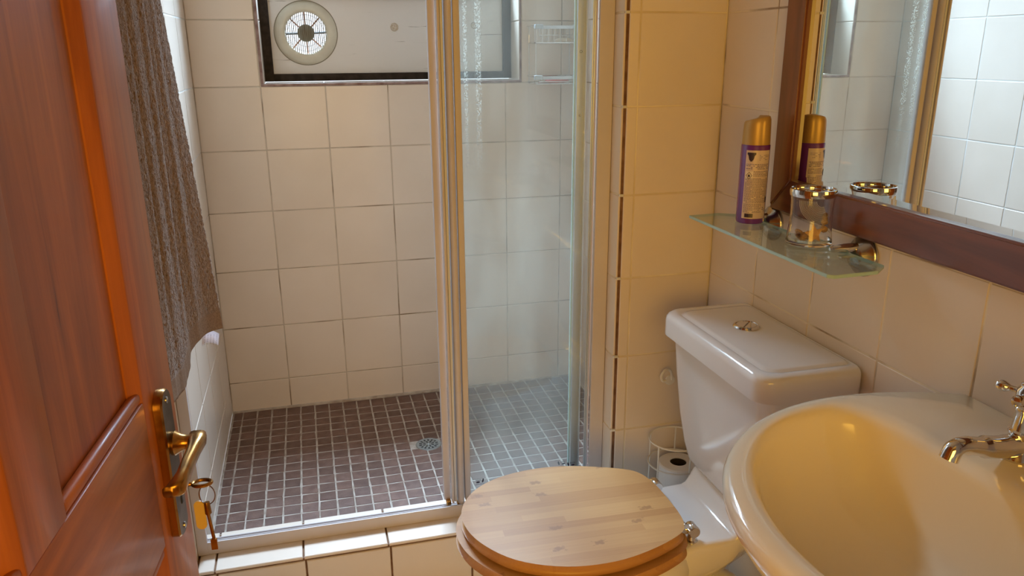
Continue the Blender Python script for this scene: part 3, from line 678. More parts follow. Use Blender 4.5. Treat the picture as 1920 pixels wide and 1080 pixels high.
# flat deck behind the seat, rising to the cistern
bm = bmesh.new()
def deck(x, z, hw, zb, n=14):
    pts = []; r = .012
    pts += [(x, TYC - hw * .55, zb), (x, TYC - hw * .93, (z + zb) / 2), (x, TYC - hw, z - r)]
    for k in range(1, 4): pts.append((x, TYC - hw + r * (1 - math.cos(PI / 2 * k / 4)), z - r + r * math.sin(PI / 2 * k / 4)))
    pts += [(x, TYC - hw + r, z), (x, TYC, z), (x, TYC + hw - r, z)]
    for k in range(3, 0, -1): pts.append((x, TYC + hw - r * (1 - math.cos(PI / 2 * k / 4)), z - r + r * math.sin(PI / 2 * k / 4)))
    pts += [(x, TYC + hw, z - r), (x, TYC + hw * .93, (z + zb) / 2), (x, TYC + hw * .55, zb)]
    return pts
R_ = [deck(.94, -1.0625, .112, -1.20), deck(1.0, -1.0605, .114, -1.20), deck(1.03, -1.054, .115, -1.195), deck(1.06, -1.0515, .116, -1.19), deck(1.100, -1.0510, .117, -1.17), deck(1.112, -1.046, .117, -1.165), deck(1.122, -1.030, .116, -1.16), deck(1.130, -1.012, .115, -1.155),
      deck(1.140, -1.005, .114, -1.15), deck(1.16, -1.0035, .112, -1.14), deck(1.235, -1.0035, .10, -1.10)]
loft(bm, R_, True, True, True); obj('deck', bm, CERAM, toilet, True, angle=70)
# outlet bend to the floor
bm = bmesh.new(); tube(bm, catmull([(1.02, TYC, -1.25), (1.11, TYC, -1.25), (1.17, TYC - .005, -1.29), (1.185, TYC - .01, -1.36), (1.185, TYC - .01, FZ)], 6), .052, 20); obj('outlet_bend', bm, WHITEM, toilet, True)
bm = bmesh.new(); lathe(bm, [(.053, 0), (.062, 0), (.062, .012), (.053, .02)], (1.185, TYC - .01, FZ), (0, 0, 1), 28); obj('outlet_collar', bm, mat('grey_rubber', (.08, .08, .085), .6), toilet, True)
# seat outline
SEATP = [(.581, -1.349), (.594, -1.290), (.632, -1.240), (.690, -1.208), (.762, -1.195), (.835, -1.200), (.905, -1.222), (.958, -1.246), (.985, -1.268), (.998, -1.310), (1.001, -1.372), (1.000, -1.430), (.993, -1.468),
         (.974, -1.494), (.905, -1.524), (.822, -1.541), (.732, -1.532), (.650, -1.490), (.598, -1.420)]
SEATP = [(p.x, p.y) for p in catmull([(x, y, 0) for x, y in SEATP], 5, True)]
def offs(poly, d):
    n = len(poly); out = []
    for k in range(n):
        a = Vector(poly[k - 1]); b = Vector(poly[(k + 1) % n]); t = (b - a).normalized(); nn = Vector((t.y, -t.x)); out.append((poly[k][0] - nn.x * d, poly[k][1] - nn.y * d))
    return out
def slab(bm, poly, z0, z1, r):
    rings = []
    for k in range(5): a = PI / 2 * k / 4; rings.append([(x, y, z0 + r * (1 - math.sin(a))) for x, y in offs(poly, -r * (1 - math.cos(a)))][:])
    rings = rings[::-1]
    # rings now: bottom inner .. bottom outer
    rr2 = []
    for k in range(5):
        a = PI / 2 * k / 4; rr2.append([(x, y, z0 + r - r * math.cos(a)) for x, y in offs(poly, r * (1 - math.sin(a)))])
    for k in range(7):
        a = PI / 2 * k / 6; rr2.append([(x, y, z1 - r + r * math.sin(a)) for x, y in offs(poly, r * (1 - math.cos(a)))])
    loft(bm, rr2, True, True, True)
sgn = 1
bm = bmesh.new(); slab(bm, SEATP, -1.0290, -1.005, .0075); obj('seat_lid', bm, BAMBOO, toilet, True, angle=60)
bm = bmesh.new(); S2 = [(x - .004 + (x - .8) * .035, TYC + (y - TYC) * 1.035 - .006) for x, y in SEATP]; slab(bm, S2, -1.0600, -1.0370, .009)
obj('seat_ring', bm, BAMBOO, toilet, True, angle=60)
bm = B(((.66, TYC + .10, -1.0312), (.68, TYC + .12, -1.0264)), ((.66, TYC - .12, -1.0312), (.68, TYC - .10, -1.0264)), ((.93, TYC + .10, -1.0312), (.95, TYC + .12, -1.0264)), ((.93, TYC - .12, -1.0312), (.95, TYC - .10, -1.0264)), bev=.001)
bm.free()
# chrome hinge
hg = obj('hinge_rod', tube(bmesh.new(), [(1.014, -1.272, -1.024), (1.012, -1.478, -1.024)], .0045, 12), CHROME, toilet, True)
for yy in (-1.286, -1.462):
    bm = bmesh.new(); lathe(bm, [(0, -.014), (.011, -.014), (.0125, -.012), (.0125, .012), (.011, .014), (0, .014)], (1.024, yy, -1.029), (0, 1, 0), 20)
    lathe(bm, [(.013, 0), (.013, .004), (.009, .006), (.007, .022)], (1.024, yy, -1.0565), (0, 0, 1), 20); box(bm, (.990, yy - .008, -1.033), (1.020, yy + .008, -1.019), .002)
    obj('hinge_block', bm, CHROME, toilet, True)
bm = bmesh.new(); tube(bm, [(1.205, -1.478, FZ), (1.205, -1.478, -.995)], .0062, 12)
lathe(bm, [(.013, 0), (.013, .014), (.009, .018)], (1.205, -1.478, -1.016), (0, 0, 1), 6); lathe(bm, [(.020, 0), (.018, .006), (.0065, .008)], (1.205, -1.478, FZ), (0, 0, 1), 20)
obj('supply_pipe', bm, CHROMED, toilet, True)

# ================================================================== basin
BY = -2.09
basin = thing('wash_basin', 'large cream oval wash basin mounted on the right wall under the mirror', 'basin', (1.1, BY, -.80))
N_ = 72
def outer(e=0, z=0):
    out = []
    for k in range(N_):
        a = 2 * PI * k / N_; c, s = math.cos(a), math.sin(a)
        ax, p = (.369 + e, 2) if c > 0 else (.325 + e, 2.0); hw = .325 + e
        d = ((abs(c) / ax) ** p + (abs(s) / hw) ** p) ** (-1 / p)
        out.append((min(1.08 + d * c, XR - .001), BY + d * s, z))
    return out
def inner(e=0, z=0, sc=1):
    out = []
    for k in range(N_):
        a = 2 * PI * k / N_; c, s = math.cos(a), math.sin(a)
        if c > 0: ax, p = .068, 2.0 + 1.6 * min(1, c * 3)
        else: ax, p = .240, 2.0
        ax, hw = (ax + e), (.283 + e)
        # same parametrisation as outer: direction towards the outer point
        d = ((abs(c) / max(ax, .004)) ** p + (abs(s) / hw) ** p) ** (-1 / p)
        out.append((1.041 + d * c * 1, BY + d * s, z))
    return out
def blend(A, Bq, t, z): return [(a[0] + (b[0] - a[0]) * t, a[1] + (b[1] - a[1]) * t, z) for a, b in zip(A, Bq)]
ctr = (1.02, BY)
def shrink(A, f, z, cx=1.02): return [(cx + (a[0] - cx) * f, BY + (a[1] - BY) * f, z) for a in A]
I0, O0 = inner(), outer()
rings = [shrink(I0, .06, -.752), shrink(I0, .25, -.749), shrink(I0, .5, -.738), shrink(I0, .70, -.716), shrink(I0, .84, -.684), shrink(I0, .93, -.648), shrink(I0, .975, -.622), shrink(I0, .995, -.611),
         blend(I0, O0, .10, -.6045), blend(I0, O0, .28, -.6005), blend(I0, O0, .5, -.599), blend(I0, O0, .74, -.6005), outer(-.004, -.6035), outer(0, -.611), outer(-.001, -.620), outer(-.008, -.634), outer(-.022, -.655), outer(-.045, -.685), outer(-.08, -.72), outer(-.12, -.757), outer(-.165, -.785), outer(-.22, -.80)]
bm = bmesh.new(); loft(bm, rings, True, True, True)
bmesh.ops.recalc_face_normals(bm, faces=bm.faces)
bs = obj('bowl', bm, BASINM, basin, True, angle=75)
bm = bmesh.new(); lathe(bm, [(0, .001), (.018, .001), (.022, .003), (.024, .001), (.024, -.004)], (1.02, BY, -.751), (0, 0, 1), 28); obj('waste', bm, CHROME, basin, True)
def make_tap():
    t = thing('pillar_tap', 'chrome pillar tap with cross handle on the basin edge nearest the toilet', 'tap', (1.182, -1.995, -.600))
    x, y, z = 1.182, -1.995, -.600
    bm = bmesh.new(); lathe(bm, [(.0, .0), (.024, .0), (.0245, .003), (.022, .007), (.0185, .012), (.0165, .020), (.0160, .032), (.0175, .034), (.0175, .037), (.0145, .039), (.0125, .062), (.0145, .065), (.0145, .069), (.011, .073), (.0, .073)], (x, y, z), (0, 0, 1), 28)
    obj('body', bm, CHROME, t, True)
    bm = bmesh.new(); tube(bm, catmull([(x, y, z + .018), (x - .03, y, z + .018), (x - .065, y - .001, z + .024), (x - .092, y - .002, z + .030), (x - .106, y - .002, z + .027), (x - .112, y - .002, z + .014)], 6),
                          [.0155] * 6 + [.0145] * 6 + [.0118] * 6 + [.0112] * 6 + [.0118] * 7, 18); obj('spout', bm, CHROME, t, True)
    bm = bmesh.new(); lathe(bm, [(.0, .073), (.010, .073), (.010, .076), (.0165, .080), (.0165, .092), (.0125, .097), (.0125, .100), (.008, .103), (0, .104)], (x, y, z), (0, 0, 1), 24); h = obj('handle_hub', bm, CHROME, t, True)
    for k in range(4):
        a = PI / 2 * k + .35; c, s = math.cos(a), math.sin(a); zz = z + .087; bm = bmesh.new()
        lathe(bm, [(.0055, .013), (.0042, .018), (.0040, .024), (.0058, .027), (.0075, .031), (.0078, .035), (.006, .039), (0, .041)], (x, y, zz), (c, s, 0), 14); obj('handle_arm', bm, CHROME, h, True)
    return t
make_tap()

# ================================================================== mirror
MY0, MY1, MZ0, MZ1 = -2.42, -1.268, -.416, .30; FWD = .066
mir = thing('wall_mirror', 'large wall mirror in a dark red wooden frame above the basin', 'mirror', (XR, MY1, MZ0))
def mitre(name, pts, m):
    bm = bmesh.new(); y = pts; x0, x1 = XR - .0005, XR - .015
    a = [bm.verts.new((x0, p[0], p[1])) for p in pts]; b = [bm.verts.new((x1, p[0], p[1])) for p in pts]
    bm.faces.new(a); bm.faces.new(b[::-1])
    for k in range(4): bm.faces.new((a[k], b[k], b[(k + 1) % 4], a[(k + 1) % 4]))
    bmesh.ops.bevel(bm, geom=[e for e in bm.edges if abs(e.verts[0].co.x - x1) < 1e-5 and abs(e.verts[1].co.x - x1) < 1e-5], offset=.004, segments=3, affect='EDGES')
    return obj(name, bm, m, mir, True)
mitre('frame_side', [(MY0, MZ0), (MY1, MZ0), (MY1 - FWD, MZ0 + FWD), (MY0 + FWD, MZ0 + FWD)], MIRW)
mitre('frame_side', [(MY1, MZ0), (MY1, MZ1), (MY1 - FWD, MZ1 - FWD), (MY1 - FWD, MZ0 + FWD)], MIRWV)
mitre('frame_side', [(MY0, MZ1), (MY0, MZ0), (MY0 + FWD, MZ0 + FWD), (MY0 + FWD, MZ1 - FWD)], MIRWV)
mitre('frame_side', [(MY1, MZ1), (MY0, MZ1), (MY0 + FWD, MZ1 - FWD), (MY1 - FWD, MZ1 - FWD)], MIRW)
# bevelled glass
bm = bmesh.new(); gy0, gy1, gz0, gz1 = MY0 + FWD - .003, MY1 - FWD + .003, MZ0 + FWD - .003, MZ1 - FWD + .003; bw = .016
o_ = [bm.verts.new((XR - .0035, y, z)) for y, z in ((gy0, gz0), (gy1, gz0), (gy1, gz1), (gy0, gz1))]; i_ = [bm.verts.new((XR - .0045, y, z)) for y, z in ((gy0 + bw, gz0 + bw), (gy1 - bw, gz0 + bw), (gy1 - bw, gz1 - bw), (gy0 + bw, gz1 - bw))]
k_ = [bm.verts.new((XR - .0001, y, z)) for y, z in ((gy0, gz0), (gy1, gz0), (gy1, gz1), (gy0, gz1))]
bm.faces.new(i_); bm.faces.new(k_[::-1])
for k in range(4): bm.faces.new((o_[k], o_[(k + 1) % 4], i_[(k + 1) % 4], i_[k])); bm.faces.new((k_[k], k_[(k + 1) % 4], o_[(k + 1) % 4], o_[k]))
obj('mirror_glass', bm, MIRG, mir)

mir.rotation_euler = (0, 0, -.0125)
# ================================================================== glass shelf, can, tumbler
SHZ = -.440
sh = thing('glass_shelf', 'narrow green-edged glass shelf on chrome wall brackets below the mirror', 'shelf', (1.18, -1.42, SHZ))
poly = [(1.118, -1.188), (1.112, -1.672), (1.120, -1.680), (1.204, -1.676), (1.237, -1.650), (1.237, -1.215), (1.190, -1.183)]
bm = bmesh.new(); prism(bm, poly, SHZ - .006, SHZ, .0008); bm.faces.ensure_lookup_table()
for f in bm.faces:
    if abs(f.normal.z) < .9: f.material_index = 1
obj('shelf_pane', bm, [GLASSS, GLASSE], sh)
for yy in (-1.555, -1.268):
    bm = bmesh.new(); lathe(bm, [(0, -.001), (.037, .0), (.037, .004), (.034, .008), (.024, .014), (.021, .021), (.013, .026), (0, .0265)], (XR, yy, SHZ - .010), (-1, 0, 0), 36); br = obj('bracket_disc', bm, CHROMED, sh, True)
    bm = bmesh.new(); lathe(bm, [(.008, .020), (.008, .044), (.0072, .050), (.0065, .066), (.003, .074), (0, .0745)], (XR, yy, SHZ + .007), (-1, 0, 0), 20)
    box(bm, (XR - .052, yy - .006, SHZ - .0115), (XR - .020, yy + .006, SHZ - .0065), .002); obj('clamp_pin', bm, CHROME, br, True)

def cyl_patch(bm, cx, cy, r, a0, a1, z0, z1, n=None):
    n = n or max(1, int(abs(a1 - a0) / .12)); A = []; Bq = []
    for k in range(n + 1):
        a = a0 + (a1 - a0) * k / n; A.append(bm.verts.new((cx + r * math.cos(a), cy + r * math.sin(a), z0))); Bq.append(bm.verts.new((cx + r * math.cos(a), cy + r * math.sin(a), z1)))
    for k in range(n): bm.faces.new((A[k], A[k + 1], Bq[k + 1], Bq[k]))
KX, KYc, KR = 1.2065, -1.284, .0285
can = thing('spray_can', 'purple aerosol can with gold cap and printed label on the glass shelf', 'aerosol can', (KX, KYc, SHZ))
bm = bmesh.new(); lathe(bm, [(0, .0005), (.026, .0005), (.0275, .002), (.0285, .006), (.0285, .158), (.0275, .160), (0, .160)], (KX, KYc, SHZ), (0, 0, 1), 48); obj('can_body', bm, PURPLE, can, True, angle=30)
bm = bmesh.new(); rg_ = []
for h, r in ((.159, .0272), (.1615, .0276), (.20, .0262), (.207, .0256), (.212, .0235), (.2135, .020), (.2135, .004)):
    rg_.append([(KX + r * math.cos(2 * PI * k / 40), KYc + r * math.sin(2 * PI * k / 40), SHZ + h + (.006 * math.sin(2 * PI * k / 40 + 2.4) - .002) * max(0, (h - .195) / .02)) for k in range(40)])
loft(bm, rg_, True, True, True); obj('cap', bm, GOLD, can, True)
# label: seen from the doorway, centre of the front is towards the camera
ac = math.atan2(-2.697 - KYc, .328 - KX)           # direction of the doorway from the can
LA0, LA1 = ac - .62, ac + 1.25
bm = bmesh.new(); cyl_patch(bm, KX, KYc, KR + .00025, LA0, LA1, SHZ + .012, SHZ + .150); lab = obj('label_panel', bm, PAPERL, can, True)
bm = bmesh.new(); rp = KR + .0005
rnd = random.Random(3)
def textrow(z, h, a0, a1, dense=.8):
    a = a0
    while a < a1:
        w_ = rnd.uniform(.05, .16)
        if rnd.random() < dense: cyl_patch(bm, KX, KYc, rp, a, min(a + w_, a1), SHZ + z, SHZ + z + h, 1)
        a += w_ + .03
for k in range(4): textrow(.1215 - k * .0029, .0016, LA0 + .08, LA1 - .1, .9)
for k in range(4): textrow(.1075 - k * .0029, .0013, LA0 + .62, LA1 - .1, .9)
for k in range(19): textrow(.0935 - k * .0027, .0012, LA0 + .08 + (.0), LA1 - .1, .92)
for k in range(8): textrow(.0415 - k * .0024, .0011, LA0 + .08, LA1 - .5, .9)
for k in range(4): textrow(.140 - k * .003, .0011, LA0 + .95, LA1 - .15, .6)
for k in range(3): textrow(.0335 - k * .0035, .0018, LA1 - .42, LA1 - .12, .9)
obj('label_print', bm, INK, can)
bm = bmesh.new()      # dark badge, hazard diamond, dark bar
for k in range(8): 
    hw = (.30, .30, .24, .20, .19, .17, .14, .08)[k]; cyl_patch(bm, KX, KYc, rp, LA0 + .40 - hw, LA0 + .40 + hw, SHZ + .1435 - k * .0022, SHZ + .1457 - k * .0022, 4)
cyl_patch(bm, KX, KYc, rp, LA0 + .22, LA0 + .80, SHZ + .0145, SHZ + .0225)
cyl_patch(bm, KX, KYc, rp, LA1 - .16, LA1 - .02, SHZ + .045, SHZ + .056)
def cp(a, z): return (KX + (rp + .0004) * math.cos(LA0 + .33 + a / KR), KYc + (rp + .0004) * math.sin(LA0 + .33 + a / KR), SHZ + .100 + z)
tube(bm, [cp(-.0058, 0), cp(0, .0068), cp(.0058, 0), cp(0, -.0068)], .0005, 4, closed=True)
f0 = [bm.verts.new(cp(a, z)) for a, z in ((-.0018, -.0028), (.0018, -.0028), (.0022, .0002), (.0008, .0008), (.0003, .0034), (-.0012, .001), (-.0022, .0004))]; bm.faces.new(f0)
obj('label_emblem', bm, INKD, can)['kind'] = 'stuff'
bm = bmesh.new(); cyl_patch(bm, KX, KYc, rp - .0001, LA0 + .08, LA0 + .60, SHZ + .0925, SHZ + .1085); obj('hazard_patch', bm, mat('label_white', (.78, .68, .60), .4), can, True)

TX, TY, TR = 1.2045, -1.488, .038
tb = thing('glass_tumbler', 'clear glass tumbler with chrome rim on the glass shelf', 'tumbler', (TX, TY, SHZ))
bm = bmesh.new(); lathe(bm, [(0, .0005), (.036, .0005), (.0405, .004), (.0402, .010), (.0372, .035), (.0362, .060), (.0372, .080), (.0386, .092), (.0370, .092), (.0354, .080), (.0344, .060), (.0354, .035), (.0382, .014), (.034, .009), (0, .008)], (TX, TY, SHZ), (0, 0, 1), 64); obj('glass_wall', bm, mat('clear_tumbler_glass', (1, 1, 1), .0, trans=1, ior=1.35), tb, True)
bm = bmesh.new(); lathe(bm, [(.0366, .0915), (.0398, .0905), (.0405, .0935), (.0408, .099), (.0398, .103), (.0380, .1035), (.0366, .101), (.0362, .095), (.0366, .0915)], (TX, TY, SHZ), (0, 0, 1), 48); obj('chrome_rim', bm, CHROME, tb, True)
bm = bmesh.new(); at = math.atan2(-2.697 - TY, .328 - TX)
def tp(a, z, r=.0377): return (TX + r * math.cos(at + a), TY + r * math.sin(at + a), SHZ + z)
for k in range(15):     # etched fan of curved lines
    rr = .010 + .0021 * k
    tube(bm, [tp(.45 + rr * math.cos(t) / .0377, .086 + rr * math.sin(t), .0376 + .0010 * (rr * -math.sin(t) < .02)) for t in [PI + (.62 * PI) * i / 8 for i in range(9)]], .00026, 3)
obj('etched_fan', bm, mat('etched_white', (.8, .78, .75), .6), tb)
shl = thing('shell_bits', 'dried orange and brown shell pieces inside the glass tumbler', 'shells', (TX, TY, SHZ + .009))
rnd = random.Random(11)
for k in range(16):
    t = bmesh.new(); bmesh.ops.create_icosphere(t, subdivisions=2, radius=1)
    a, r_ = rnd.uniform(0, 6.28), rnd.uniform(.004, .024); sc = rnd.uniform(.004, .008); zz = .013 + (rnd.random() * .006 if k < 11 else .016 + rnd.random() * .028)
    for v in t.verts: v.co *= 1 + .25 * math.sin(7 * v.co.x + k) * math.cos(5 * v.co.y)
    if k >= 11: a = at + 1.1 + rnd.uniform(-.3, .3); r_ = .024
    bm = bmesh.new(); add(bm, t, Matrix.Translation((TX + r_ * math.cos(a), TY + r_ * math.sin(a), SHZ + zz)) @ Matrix.Rotation(rnd.uniform(0, 3), 4, (rnd.random(), rnd.random(), 1)) @ Matrix.Diagonal((sc * 1.2, sc, sc * .55 if k < 11 else sc * 1.0, 1)))
    obj('shell_piece', bm, SHELLM, shl, True)

bm = bmesh.new(); ca, cz_ = .28, .026     # pale star shaped piece standing against the glass
pts_ = [(((.017 if k % 2 == 0 else .0085) * math.cos(PI / 2 + PI * k / 5 + .2)), ((.020 if k % 2 == 0 else .009) * math.sin(PI / 2 + PI * k / 5 + .2))) for k in range(10)]
f_ = [bm.verts.new(tp(ca + a / .0315, cz_ + z, .0315)) for a, z in pts_]; g_ = [bm.verts.new(tp(ca + a / .0315, cz_ + z, .0275)) for a, z in pts_]
bm.faces.new(f_); bm.faces.new(g_[::-1])
for k in range(10): bm.faces.new((f_[k], f_[(k + 1) % 10], g_[(k + 1) % 10], g_[k]))
obj('star_piece', bm, mat('pale_orange_shell', (.78, .50, .25), .6, col2=(.6, .34, .14), nscale=90), shl)
# ================================================================== toilet roll stand, wall hook
RX, RY = 1.170, -1.088
st = thing('roll_stand', 'white wire stand for spare toilet rolls behind the toilet', 'roll holder', (RX, RY, FZ))
for zz in (-1.035, -1.10, -1.24, FZ + .004):
    bm = bmesh.new(); tube(bm, [(RX + .0655 * math.cos(2 * PI * k / 36), RY + .0655 * math.sin(2 * PI * k / 36), zz) for k in range(36)], .0022, 8, closed=True); obj('hoop', bm, WHITEM, st, True)
for k in range(5):
    a = 2 * PI * k / 5 + 2.35; c, s = math.cos(a), math.sin(a)
    bm = bmesh.new(); tube(bm, catmull([(RX + .0655 * c, RY + .0655 * s, FZ + .004), (RX + .0655 * c, RY + .0655 * s, -1.14), (RX + .0655 * c, RY + .0655 * s, -1.035)], 6), .0022, 8); obj('upright', bm, WHITEM, st, True)
for i in range(3):
    z0 = FZ + .008 + i * .108; bm = bmesh.new(); lathe(bm, [(.021, 0), (.047, 0), (.0505, .004), (.0505, .100), (.047, .104), (.021, .104), (.021, 0)], (RX + .012, RY, z0), (0, 0, 1), 40)
    rl = obj('toilet_roll', bm, PAPER, smooth=True); tag(rl, ('white toilet roll at the bottom of the wire stand', 'white toilet roll in the middle of the wire stand', 'topmost white toilet roll in the wire stand behind the toilet')[i], 'toilet roll', 'spare toilet rolls in the wire stand')
    bm = bmesh.new(); lathe(bm, [(0, .004), (.0195, .004), (.0205, .002), (.0205, .102), (.0195, .102), (.0195, .01), (0, .01)], (RX + .012, RY, z0), (0, 0, 1), 24); obj('core', bm, mat('core_card', (.05, .035, .025), .9) if i == 0 else bpy.data.materials['core_card'], rl, True)
hk = thing('wall_hook', 'small white curled wire hook on the yellow-lit tiled wall beside the cistern', 'hook', (1.168, YY, -.90))
bm = bmesh.new(); tube(bm, catmull([(1.186, YY - .001, -.905), (1.182, YY - .006, -.886), (1.170, YY - .016, -.870), (1.154, YY - .024, -.868), (1.144, YY - .028, -.880), (1.147, YY - .030, -.892), (1.156, YY - .030, -.892)], 6), .0036, 10); obj('hook_wire', bm, WHITEM, hk, True)
bm = bmesh.new(); lathe(bm, [(0, .003), (.012, .003), (.014, .0), (0, 0)], (1.182, YY - .0002, -.906), (0, -1, 0), 20); obj('hook_base', bm, WHITEM, hk, True)

# ================================================================== door
Q = Vector((.140, -1.804, -.504)); th = math.radians(5); dd = Vector((math.sin(th), math.cos(th), 0)); nn = Vector((dd.y, -dd.x, 0))
def dp(u, z, n): return Q + dd * u + nn * n + Vector((0, 0, z - Q.z))
DM = Matrix((( dd.x, nn.x, 0), (dd.y, nn.y, 0), (0, 0, 1)))
door = thing('door_1', None, None, dp(-.68, FZ, 0)); door['kind'] = 'structure'
def dbox(u0, u1, z0, z1, n0, n1, bev=.0015, seg=2):
    bm = bmesh.new(); box(bm, (u0, n0, z0), (u1, n1, z1), bev, seg)
    for v in bm.verts: v.co = Q + dd * v.co.x + nn * v.co.y + Vector((0, 0, v.co.z - Q.z))
    bmesh.ops.reverse_faces(bm, faces=bm.faces); return bm
UE, US, UM1, UM0, UH1, UH0 = .066, -.047, -.268, -.346, -.567, -.68
ZT, ZB = .58, FZ + .008; ZR1, ZR0 = -.458, -.638
DT = -.040
def dpart(name, *a, m=DOORW, **k): return obj(name, dbox(*a, **k), m, door, True, angle=25)
dpart('stile', US, UE, ZB, ZT, DT, 0, bev=.003); dpart('stile', UH0, UH1, ZB, ZT, DT, 0, bev=.003)
dpart('muntin', UM0, UM1, ZR1, ZT - .12, DT, 0, bev=.002); dpart('muntin', UM0, UM1, ZB + .2, ZR0, DT, 0, bev=.002)
dpart('lock_rail', UH1, US, ZR0, ZR1, DT, 0, bev=.002, m=DOORWH); dpart('top_rail', UH1, US, ZT - .12, ZT, DT, 0, bev=.002, m=DOORWH); dpart('bottom_rail', UH1, US, ZB, ZB + .2, DT, 0, bev=.002, m=DOORWH)
for (a, b) in ((UM1, US), (UH1, UM0)):
    for (c, d) in ((ZR1, ZT - .12), (ZB + .2, ZR0)):
        dpart('panel', a - .004, b + .004, c - .004, d + .004, DT + .010, -.0125, bev=0)
        for nm, args, m_ in (('moulding', (a, a + .013, c, d), DOORW), ('moulding', (b - .013, b, c, d), DOORW), ('moulding', (a, b, c, c + .013), DOORWH), ('moulding', (a, b, d - .013, d), DOORWH)):
            # ovolo moulding: a round-nosed strip
            u0, u1, z0, z1 = args
            bm = bmesh.new(); t = bmesh.new()
            if m_ is DOORW:
                box(t, (u0, -.013, z0), (u1, -.0008, z1)); inner_u = u1 if u0 == a else u0
                for v in t.verts:
                    if abs(v.co.x - inner_u) < 1e-6 and v.co.y > -.005: v.co.y = -.0105
            else: box(t, (u0, -.013, z0), (u1, -.0015, z1), .005, 3)
            add(bm, t)
            for v in bm.verts: v.co = Q + dd * v.co.x + nn * v.co.y + Vector((0, 0, v.co.z - Q.z))
            obj(nm, bm, m_, door, True, angle=35)
# furniture
def dlathe(prof, u, z, n, axis, nseg=24):
    bm = bmesh.new(); lathe(bm, prof, dp(u, z, n), axis, nseg); return bm
def dtube(path, r, n=12, **k): bm = bmesh.new(); tube(bm, [dp(*p) for p in path], r, n, **k); return bm
PU = -.003; PW = .020; PT, PB_ = -.463, -.650
bm = bmesh.new(); pts = []
for k in range(13): a = PI * k / 12; pts.append((PU + PW * math.cos(a), PT - PW * .9 + PW * .9 * math.sin(a)))
for k in range(13): a = PI + PI * k / 12; pts.append((PU + PW * math.cos(a), PB_ + PW * .5 + PW * .5 * math.sin(a)))
A_ = [bm.verts.new(dp(u, z, .0005)) for u, z in pts]; B_ = [bm.verts.new(dp(u, z, .0085)) for u, z in pts]; n = len(pts)
cu, cz = PU, (PT + PB_) / 2
C_ = [bm.verts.new(dp(cu + (u - cu) * .90, cz + (z - cz) * .985, .0105)) for u, z in pts]
for k in range(n): bm.faces.new((A_[k], A_[(k + 1) % n], B_[(k + 1) % n], B_[k])); bm.faces.new((B_[k], B_[(k + 1) % n], C_[(k + 1) % n], C_[k]))
fc = bm.faces.new(C_); bm.faces.new(A_[::-1]); fc.material_index = 1
hp = obj('handle_plate', bm, [BRASS, REFLBRASS], door, True)
ZH = -.531
hnd = obj('lever_handle', dlathe([(0.014, .010), (.0145, .014), (.0125, .017), (.0098, .022), (.0088, .026), (.0088, .032), (.0095, .038)], PU, ZH, 0, nn), BRASS, door, True)
bm = bmesh.new(); rr_ = []
for q, (u, z, n_, w_, h_) in enumerate(((.017, 0, 0.042, .009, .008), (.012, 0.0015, 0.043, .0115, .011), (0, .001, 0.044, .012, .0115), (-.025, -.001, 0.044, .0085, .012), (-.055, -.004, 0.043, .0075, .0135), (-.085, -.008, 0.042, .0075, .0145), (-.100, -.010, 0.040, .0095, .0140), (-.106, -.011, 0.037, .010, .011), (-.110, -.011, 0.032, .007, .009))):
    rr_.append([dp(PU + u * .84, ZH + z + h_ * .72 * math.copysign(abs(math.sin(a)) ** .6, math.sin(a)), n_ - .006 + .85 * w_ * math.copysign(abs(math.cos(a)) ** .6, math.cos(a))) for a in [2 * PI * k / 14 for k in range(14)]])
loft(bm, rr_, True, True, True); obj('lever_grip', bm, BRASS, hnd, True, angle=60)
bm = dbox(PU + .001, PU + .006, -.612, -.582, .0100, .0112, bev=0); obj('keyhole', bm, BLACK, hp)
for zz in (-.476, -.640): obj('plate_screw', dlathe([(.0042, .0098), (.0040, .0118), (.001, .0125), (0, .0125)], PU, zz, 0, nn, 12), CHROMED, hp, True)
# key with ring, tag and second key
KZ = -.588
key = thing('door_key', 'brass key in the door lock with a ring, yellow tag and second key', 'key', dp(PU + .003, KZ, .011))
obj('shank', dtube([(PU + .003, KZ, .006), (PU + .003, KZ, .014), (PU + .003, KZ, .0142), (PU + .003, KZ, .026)], [.0026, .0026, .0036, .0026], 12), BRASS, key, True)
obj('bow', dtube([(PU + .003 + .0075 * math.sin(a), KZ, .036 - .0105 * math.cos(a)) for a in [2 * PI * k / 24 for k in range(24)]], .0024, 8, closed=True), BRASS, key, True)
obj('split_ring', dtube([(PU - .001 + .0, KZ - .014 + .013 * math.cos(a), .041 + .009 * math.sin(a)) for a in [2 * PI * k / 28 for k in range(28)]], .0008, 6, closed=True), CHROMED, key, True)
bm = bmesh.new(); st_ = [(.0062 * math.cos(a), (.015 if math.sin(a) > 0 else -.012) + .0062 * math.sin(a)) for a in [2 * PI * (k + .5) / 20 for k in range(20)]]
ra_ = [bm.verts.new(dp(-.0013, Q.z + z, n_)) for n_, z in st_]; rb_ = [bm.verts.new(dp(.0013, Q.z + z, n_)) for n_, z in st_]
bm.faces.new(ra_); bm.faces.new(rb_[::-1])
for k in range(20): bm.faces.new((ra_[k], ra_[(k + 1) % 20], rb_[(k + 1) % 20], rb_[k]))
def place(bm, c, ax_z, ang):   # dbox part recentred, tilted about the door normal
    cc = dp(0, Q.z, 0)
    for v in bm.verts: v.co = v.co - cc
    bmesh.ops.rotate(bm, verts=bm.verts, cent=(0, 0, 0), matrix=Matrix.Rotation(ang, 3, ax_z)); bmesh.ops.translate(bm, verts=bm.verts, vec=c); return bm
tg = obj('tag', place(bm, dp(PU + .001, KZ - .043, .030), nn, .03), TAGY, key)
